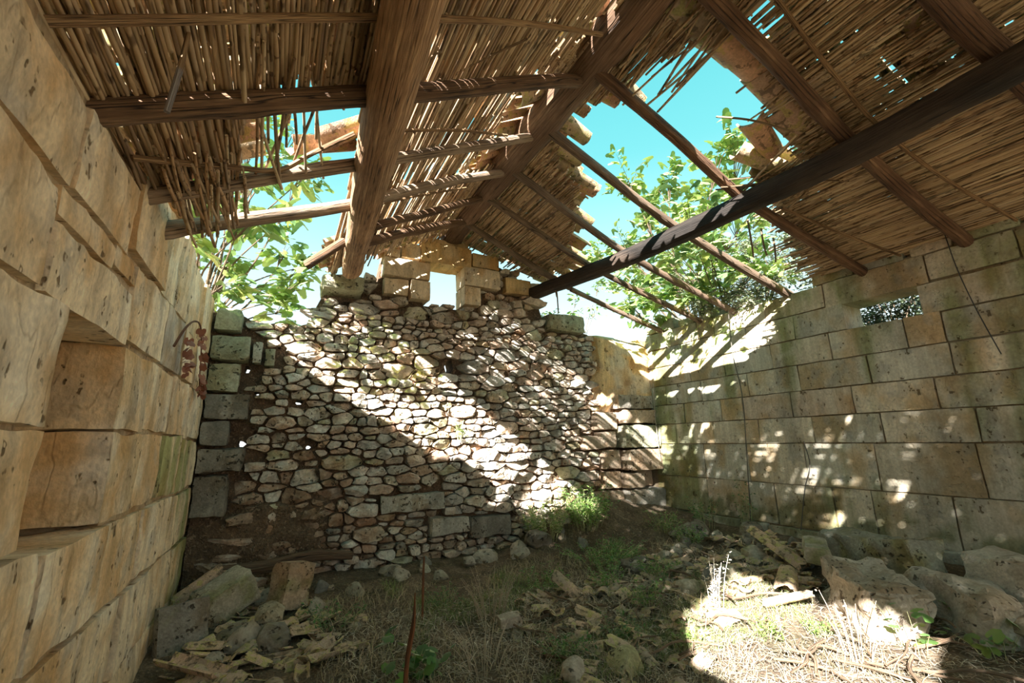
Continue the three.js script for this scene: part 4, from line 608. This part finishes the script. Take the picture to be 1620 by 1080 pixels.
{ const g = tubeGeom([[1.36, -.35, -4.6], [1.36, 0, -4.6], [1.37, .2, -4.62]], [.012, .014, .01], { seg: 8, len: 16, noise: .25, seed: 9, tint: (x, y, z) => mix3([.42, .2, .1], [.28, .14, .07], fbm(x * 20, y * 8, z * 20, 3)) }), c = centre(g), o = mesh('dry_stalk', g, M.wood); o.position.copy(c); tag(o, 'dark brown dry stalk standing in the dim middle before the rubble wall', 'plant'); }

// ------------------------------------------------------------------ fallen blocks and boulders
const lay = (g, mat, name, label, category, pos, rot, group) => { const o = mesh(name, g, mat); o.position.set(...pos); o.rotation.set(...rot); return tag(o, label, category, group); };
const stoneTint = (a, b, c, seed) => (x, y, z) => mix3(mix3(a, b, sstep(.4, .62, fbm(x * 3 + seed, y * 3, z * 3, 4))), c, .8 * sstep(.52, .66, fbm(x * 6, y * 6 + seed, z * 6, 4)));
const mossy = (s) => stoneTint([.62, .58, .48], [.42, .40, .34], [.30, .32, .14], s), pale = (s) => stoneTint([.74, .70, .64], [.56, .50, .44], [.44, .38, .3], s), darkS = (s) => stoneTint([.36, .34, .31], [.26, .25, .23], [.30, .30, .18], s);
lay(blockGeom(.5, .36, .34, { seed: 801, round: .05, rough: .04, tint: mossy(1) }), M.rubble, 'fallen_block', 'mossy squared block tilted in the back left corner heap', 'stone block', [-.36, -.20, -5.78], [.2, .5, .32]);
lay(blockGeom(.32, .44, .32, { seed: 802, round: .04, rough: .03, tint: stoneTint([.62, .46, .34], [.46, .38, .3], [.34, .32, .16], 2) }), M.rubble, 'fallen_block', 'reddish brown squared block standing on end beside the mossy corner block', 'stone block', [.24, -.16, -5.72], [-.12, .55, -.18]);
lay(blockGeom(.4, .5, .12, { seed: 803, round: .03, rough: .02, tint: darkS(3) }), M.rubble, 'fallen_slab', 'dark slab leaning upright against the foot of the left wall', 'stone block', [-.62, -.28, -5.2], [-.15, .5, .08]);
lay(lumpGeom(.19, .13, .16, 804, mossy(4), 14), M.rubble, 'rubble_stone', 'green pointed stone between the two squared corner blocks', 'stone', [.04, -.33, -5.4], [.1, .4, .5]);
lay(lumpGeom(.28, .12, .2, 805, darkS(5), 14), M.rubble, 'rubble_stone', 'flat dark stone below the tilted mossy corner block', 'stone', [-.15, -.42, -5.2], [.1, .2, .1]);
lay(blockGeom(1.15, .42, .40, { seed: 806, round: .06, rough: .06, tint: stoneTint([.42, .44, .38], [.33, .34, .30], [.32, .30, .12], 6) }), M.rubble, 'fallen_block', 'long mossy block leaning on the ledge of the right wall', 'stone block', [5.75, .03, -2.78], [.08, 1.25, -.14]);
lay(blockGeom(.76, .56, .5, { seed: 807, round: .12, rough: .085, cell: .05, taper: .12, tint: pale(7) }), M.rubble, 'boulder', 'big pale boulder in front of the long mossy block', 'boulder', [4.8, -.2, -2.42], [.12, .95, .06]);
lay(blockGeom(.72, .5, .5, { seed: 818, round: .12, rough: .09, cell: .05, taper: -.1, tint: pale(8) }), M.rubble, 'boulder', 'second pale boulder right of the big one, ivy between them', 'boulder', [5.3, -.2, -1.93], [.16, 1.0, -.08]);
lay(blockGeom(.62, .38, .42, { seed: 809, round: .07, rough: .05, tint: pale(9) }), M.rubble, 'fallen_block', 'brown worn block lying on the ledge at the right picture edge', 'stone block', [5.78, .02, -1.72], [.0, 1.2, .1]);
lay(blockGeom(.40, .2, .24, { seed: 810, round: .05, rough: .04, tint: mossy(10) }), M.rubble, 'fallen_block', 'small rough block on the heap left of the long mossy block', 'stone block', [5.3, .06, -3.12], [.1, .6, .1]);
lay(lumpGeom(.5, .2, .4, 811, stoneTint([.6, .52, .42], [.44, .38, .3], [.5, .45, .36], 11), 7, 12, .12), M.rubble, 'boulder', 'low earth coloured boulder under the worn block at the right edge', 'boulder', [5.5, -.26, -1.45], [0, .3, 0]);
lay(lumpGeom(.19, .07, .14, 812, stoneTint([.6, .57, .34], [.46, .44, .25], [.62, .58, .45], 12), 14), M.rubble, 'rubble_stone', 'yellow lichen covered flat stone near the bottom edge of the middle', 'stone', [2.42, -.32, -2.92], [.25, .5, .2]);
lay(lumpGeom(.12, .07, .1, 813, pale(13), 14), M.rubble, 'rubble_stone', 'white chipped stone beside the yellow lichen stone', 'stone', [2.02, -.33, -3.05], [.1, .9, .2]);
lay(blockGeom(.2, .1, .12, { seed: 814, round: .025, rough: .015, tint: pale(14) }), M.rubble, 'fallen_block', 'small pale brick shaped stone alone in the middle of the floor', 'stone', [1.98, -.28, -3.98], [.05, -.1, .05]);
{ // logs, sticks and hanging things
  const stick = (name, label, cat, pts, rad, tint, o = {}, mat = M.wood, group) => { const g = tubeGeom(pts, rad, { seg: 8, len: 20, noise: .12, seed: 7, ...o, tint }), c = centre(g), m = mesh(name, g, mat); m.position.copy(c); return tag(m, label, cat, group); };
  const bark = (x, y, z) => mix3([.34, .26, .2], [.22, .17, .13], fbm(x * 5, y * 5, z * 5, 3)), straw = () => [.74, .62, .44];
  stick('log', 'dark old log wedged along the foot of the rubble wall in the left corner', 'log', [[-.55, -.03, -6.22], [0, -.06, -6.28], [.5, -.02, -6.33], [.95, -.08, -6.36]], [.05, .07, .075, .05], bark, { knots: 3, flat: .3 });
  stick('hanging_stick', 'single silvery cane hanging down from the left roof slope', 'stick', [[-.49, 3.06, -2.03], [-.5, 2.85, -2.03], [-.515, 2.64, -2.02]], [.009, .013, .011], (x, y) => y < 2.86 ? [.55, .6, .72] : [.6, .46, .3]);
  stick('hanging_stick', 'thin pale stick hanging from the black purlin end beside the gable, the thicker one', 'stick', [[3.93, 4.0, -5.93], [3.96, 3.7, -5.93], [3.97, 3.36, -5.93]], [.012, .013, .011], () => [.62, .58, .55]);
  stick('hanging_stick', 'thin pale stick hanging tilted at the black purlin end beside the gable', 'stick', [[3.84, 4.02, -5.9], [3.9, 3.8, -5.9], [3.93, 3.62, -5.9]], [.01, .012, .01], () => [.6, .55, .5]);
  const wire = () => [.05, .05, .05];
  stick('wire', 'thin black wire hanging loose down the right wall beside the window', 'wire', [[6.25, 3.5, -1.78], [6.29, 3.0, -1.76], [6.3, 2.6, -1.71], [6.31, 2.3, -1.66], [6.32, 2.03, -1.61]], [.005], wire, { noise: 0, len: 30 }, M.plain);
  stick('wire', 'long dark cable trailing from the shrub down the right wall to the floor', 'wire', [[6.2, 3.4, -4.42], [6.3, 2.6, -4.52], [6.32, 1.9, -4.47], [6.31, 1.0, -4.52], [6.27, .05, -4.57]], [.007], () => [.12, .11, .09], { noise: 0, len: 36 }, M.plain);
  stick('wire', 'second dark cable looping down the right wall near the floor', 'wire', [[6.33, 1.2, -3.66], [6.31, .9, -3.62], [6.33, .6, -3.74], [6.27, .05, -3.85]], [.006], () => [.1, .09, .08], { noise: 0, len: 26 }, M.plain);
  stick('wire', 'pale cord hanging at the corner pier in front of the ashlar wall', 'wire', [[6.2, 2.3, -6.18], [6.2, 1.6, -6.2], [6.22, .9, -6.19]], [.005], () => [.4, .36, .3], { noise: 0, len: 26 }, M.plain);
  { const root = thing('dry_vine', 'withered red brown vine clinging to the left wall near the corner', 'vine', [XL + .05, 2.1, -5.0]); const P = [[-.81, 2.10, -4.33], [-.79, 2.28, -4.51], [-.79, 2.46, -4.93], [-.79, 2.48, -5.25], [-.8, 2.27, -5.55], [-.8, 2.01, -5.66], [-.8, 1.86, -5.8]].map((p) => V(...p).sub(root.position));
    mesh('stem', tubeGeom(P, [.010, .009, .007, .006], { seg: 6, len: 36, noise: .1, seed: 2, tint: () => [.40, .2, .13] }), M.wood, root);
    const R = rng(88), sp = []; for (let i = 0; i < 46; i++) { const t = R(), a = Math.floor(t * 3), p = i < 14 ? V(XL + .06, 2.3 - R() * .35, -4.72 - R() * .12).sub(root.position) : P[3 + Math.min(2, a)].clone().lerp(P[4 + Math.min(2, a)], R()).add(V(.02, (R() - .5) * .1, (R() - .5) * .18)); sp.push({ p, q: qDir(V(.3, -1, R() - .5).normalize(), R, .1), s: .05 + R() * .05, m: 0 }); } leaves(root, sp, vineG, [leafMat(.33, .13, .08, .2)], 46); }
  // loose canes
  const loose = [
    [[[3.95, 3.98, -2.78], [4.5, 3.93, -2.3], [5.15, 3.83, -1.86]], 'long pale broken cane resting across the black purlin, uppermost'], [[[4.0, 3.9, -2.75], [4.6, 3.86, -2.25], [4.95, 3.80, -2.0]], 'short pale broken cane on the black purlin under the long one'],
    [[[4.05, 3.94, -2.85], [4.45, 3.9, -2.5], [4.78, 3.80, -2.3]], 'grey broken cane on the black purlin pointing to the right wall'], [[[4.62, 4.0, -1.95], [4.5, 3.82, -2.1], [4.36, 3.60, -2.2]], 'cane hanging down steeply beside the black purlin'],
    [[[4.5, 3.98, -1.9], [4.42, 3.84, -2.05], [4.34, 3.7, -2.12]], 'short cane hanging in front of the black purlin'], [[[3.5, 4.3, -2.35], [3.62, 4.12, -2.1], [3.9, 3.95, -1.9]], 'dark cane sticking out over the sky at the right hole'],
    [[[4.7, 3.78, -2.95], [4.74, 3.5, -2.97], [4.75, 3.32, -2.98]], 'cane dangling below the edge of the right hole, leftmost'], [[[4.95, 3.72, -2.96], [4.97, 3.5, -2.97], [5.0, 3.38, -2.97]], 'cane dangling below the edge of the right hole, middle'], [[[5.2, 3.66, -2.98], [5.2, 3.5, -2.98], [5.19, 3.34, -2.99]], 'cane dangling below the edge of the right hole, rightmost'],
    [[[.35, 3.5, -2.8], [.9, 3.88, -2.55], [1.35, 4.1, -2.25]], 'bent cane lying askew under the left slope near the ridge'], [[[.62, 3.7, -2.4], [.85, 3.86, -2.2], [1.1, 4.0, -1.95]], 'short bent cane crossing the canes beside the honey purlin'],
  ];
  loose.forEach(([p, l], i) => stick('loose_cane', l, 'cane', p, [.010, .011, .009], (x, y, z) => mix3([.62, .52, .40], [.5, .4, .28], fbm(x * 9, y * 9, z * 9, 2)), { seed: 300 + i, seg: 6 }));
}
// ------------------------------------------------------------------ broken tiles, stones, sticks and straw on the floor
{
  const R = rng(2024), protos = [...Array(9)].map((_, k) => tileGeom(.14 + .04 * (k % 5) + .05 * (k > 5), .095, .085, .015, 30 + k, [1.5, 1.9, 2.5][k % 3], .05, .55));
  const toneOf = (k) => { const q = rng(30 + k + 50)(); return q < .5 ? 'rust coloured' : q < .75 ? 'tan' : 'dull brown'; };
  const scatter = (n, area, where, group, big = 1) => { const [x0, z0] = [area.x, area.z]; for (let i = 0; i < n; i++) { const [x, z] = area(R), k = Math.floor(R() * 9), up = R() < .5, sc = (.55 + R() * .5) * big, o = mesh('tile_shard', protos[k], M.tile); o.position.set(x, groundY(x, z) + .01 + R() * .05, z); o.rotation.set(up ? (R() - .5) * .6 : Math.PI + (R() - .5) * .6, R() * 6.28, (R() - .5) * .5); o.scale.setScalar(sc);
    const size = sc * (.14 + .04 * (k % 5) + .05 * (k > 5)) > .2 ? 'large' : sc > .8 * big ? 'small' : 'tiny', side = (z > z0 ? 'near' : 'far') + ' ' + (x > x0 ? 'right' : 'left'); tag(o, size + ' ' + toneOf(k) + ' tile piece, ' + (up ? 'hump up' : 'hollow up') + ', ' + side + ' part of ' + where, 'roof tile', group); } };
  const box = (x0, x1, z0, z1) => Object.assign((r) => [lerp(x0, x1, r()), lerp(z0, z1, r())], { x: (x0 + x1) / 2, z: (z0 + z1) / 2 }), blob = (x, z, a, b) => Object.assign((r) => { const t = r() * 6.28, s = Math.sqrt(r()); return [x + Math.cos(t) * s * a, z + Math.sin(t) * s * b]; }, { x, z });
  scatter(135, blob(4.95, -3.95, 1.05, 1.0), 'right wall heap', 'broken tiles heaped before the right wall');
  scatter(85, blob(.1, -4.85, .8, .85), 'left wall heap', 'broken tiles by the left wall');
  scatter(26, blob(-.3, -6.0, .4, .35), 'left corner pile', 'broken tiles in the left corner');
  scatter(95, blob(3.2, -3.9, 1.3, .95), 'middle floor', 'broken tiles in the middle of the floor');
  scatter(20, blob(2.5, -2.9, .6, .45), 'lower edge litter', 'broken tiles at the bottom edge');
  const one = (k, pos, rot, s, l) => { const o = mesh('tile_shard', tileGeom(.38 + .04 * k, .1, .085, .016, 70 + k, 2.4, .04, .4), M.tile); o.position.set(pos[0], groundY(pos[0], pos[2]) + pos[1], pos[2]); o.rotation.set(...rot); o.scale.setScalar(s); tag(o, l, 'roof tile'); };
  one(0, [4.62, .14, -3.05], [.2, .5, .15], 1.1, 'whole reddish curved tile lying hollow side down at the edge of the sun patch');
  one(1, [4.35, .12, -2.9], [2.9, .9, -.1], 1, 'yellow mossy curved tile lying hollow side up above the sun patch');
  one(2, [-.62, .24, -6.0], [.3, .4, .5], 1, 'orange curved tile propped against the left wall corner');
  one(3, [-.45, .12, -4.55], [3.0, .7, .2], 1.1, 'pale curved tile lying hollow side up at the bottom left');
  one(4, [3.0, .08, -4.45], [.4, 1.9, .1], 1, 'pinkish tile lying flat in the grass left of the big heap');
  one(5, [5.2, .2, -3.5], [.1, 1.5, .35], 1.15, 'long tile sticking up out of the heap beside the small rough block');
  const sp = [...Array(6)].map((_, k) => lumpGeom(.07 + .018 * k, .045 + .008 * k, .06 + .015 * k, 830 + k, [(q) => stoneTint([.52, .48, .42], [.38, .34, .29], [.34, .32, .2], q), mossy, darkS][k % 3](20 + k), 13, 8));
  const stones = (n, area, where, group) => { for (let i = 0; i < n; i++) { const [x, z] = area(R), k = Math.floor(R() * 6), o = mesh('rubble_stone', sp[k], M.rubble); o.position.set(x, groundY(x, z) + .015, z); o.rotation.set(R(), R() * 6, R()); const sc = .7 + R() * .9; o.scale.setScalar(sc); tag(o, (sc * (.07 + .018 * k) > .13 ? 'fist sized ' : 'small ') + ['grey', 'mossy', 'dark'][k % 3] + ' stone on the ' + (z > area.z ? 'near' : 'far') + ' ' + (x > area.x ? 'right' : 'left') + ' part of ' + where, 'stone', group); } };
  stones(40, blob(4.9, -4.2, 1.2, 1.0), 'right wall heap', 'stones in the tile heap');
  stones(12, blob(.2, -5.3, .9, .9), 'left corner floor', 'stones below the left corner');
  stones(18, box(.8, 4.2, -6.25, -5.7), 'rubble wall foot', 'stones at the foot of the rubble wall');
  const st = [...Array(4)].map((_, k) => tubeGeom([[-.5, 0, 0], [-.1, .02 * (k - 1), .03], [.2, .01, -.02 * k], [.5, 0, .01]], [.011, .012, .010, .008], { seg: 6, len: 12, noise: .12, seed: 400 + k, tint: (x, y, z) => mix3([.6, .5, .4], [.36, .29, .23], fbm(x * 4, y * 9, z * 9 + k, 3)) }));
  for (let i = 0; i < 46; i++) { const [x, z] = i < 24 ? blob(3.1, -3.6, 1.2, .9)(R) : blob(4.2, -2.0, .9, .5)(R), o = mesh('fallen_stick', st[i % 4], M.wood); o.position.set(x, groundY(x, z) + .03 + R() * .05, z); o.rotation.set(0, R() * 6.28, (R() - .5) * .3); o.scale.set(.3 + R() * .7, .8 + R() * .5, .8 + R() * .5); tag(o, (o.scale.x > .75 ? 'long' : o.scale.x > .5 ? 'middling' : 'short') + (o.scale.y > 1.05 ? ' thick' : ' thin') + (Math.abs(Math.sin(o.rotation.y)) > .7 ? ' dry stick pointing at the viewer, ' : ' dry stick lying crosswise, ') + (i < 24 ? 'middle of the floor' : 'before the pale boulders'), 'stick', i < 24 ? 'sticks in the middle of the floor' : 'sticks before the pale boulders'); }
  // straw and dry grass: nobody could count it
  const blade = (bend) => { const pos = [], idx = []; for (let j = 0; j <= 4; j++) { const t = j / 4, w = .5 * (1 - t * .85); pos.push(-w, Math.sin(t * (1.2)) * (1 - bend * t * .4), bend * t * t, w, Math.sin(t * 1.2) * (1 - bend * t * .4), bend * t * t); } for (let j = 0; j < 4; j++) { const a = j * 2; idx.push(a, a + 1, a + 3, a, a + 3, a + 2); } return bake(pos, idx, { tint: () => [1, 1, 1] }); };
  const straw = (name, label, n, area, len, wid, cols, lying, bend, accept = () => true) => { const I = new THREE.InstancedMesh(blade(bend), M.dry, n); I.name = numbered(name); I.userData = { kind: 'stuff', label, category: 'grass' }; I.castShadow = I.receiveShadow = true; const c = new THREE.Color();
    for (let i = 0; i < n; i++) { let x, z, g = 0; do { [x, z] = area(R); } while (!accept(x, z) && g++ < 30); const l = len * (.4 + R() * .9); dummy.position.set(x, groundY(x, z) + (lying ? .012 + R() * .05 : -.01), z); dummy.rotation.set(lying ? Math.PI / 2 - R() * .35 : (R() - .5) * 1.1, R() * 6.28, (R() - .5) * (lying ? .3 : .9), 'YXZ'); dummy.scale.set(wid * (.6 + R() * .9), l, l); dummy.updateMatrix(); I.setMatrixAt(i, dummy.matrix); const k = cols[Math.floor(R() * cols.length)], v = .75 + R() * .5; I.setColorAt(i, c.setRGB(k[0] * v, k[1] * v, k[2] * v)); } scene.add(I); dummy.rotation.order = 'XYZ'; dummy.scale.set(1, 1, 1); };
  const clump = (x, z) => fbm(x * 1.8, 3, z * 1.8, 3) > .47;
  straw('straw', 'bleached straw and plant litter lying over the floor', 15000, box(.6, 5.2, -4.9, -1.1), .13, .0055, [[.5, .43, .33], [.38, .31, .23], [.66, .6, .49], [.28, .22, .16], [.22, .18, .13]], true, .2);
  straw('dry_grass', 'dry standing grass on the open floor', 9000, box(.4, 5.4, -5.6, -1.1), .16, .0045, [[.62, .5, .34], [.46, .37, .26], [.36, .29, .2], [.5, .44, .24]], false, .7, clump);
  straw('grass', 'short green grass in the shaded floor', 11000, box(1.2, 4.6, -5.8, -2.8), .11, .004, [[.24, .32, .1], [.34, .36, .14], [.18, .24, .09]], false, .6, (x, z) => fbm(x * 1.5 + 7, 3, z * 1.5, 3) > .5);
}

renderer.render(scene, camera);
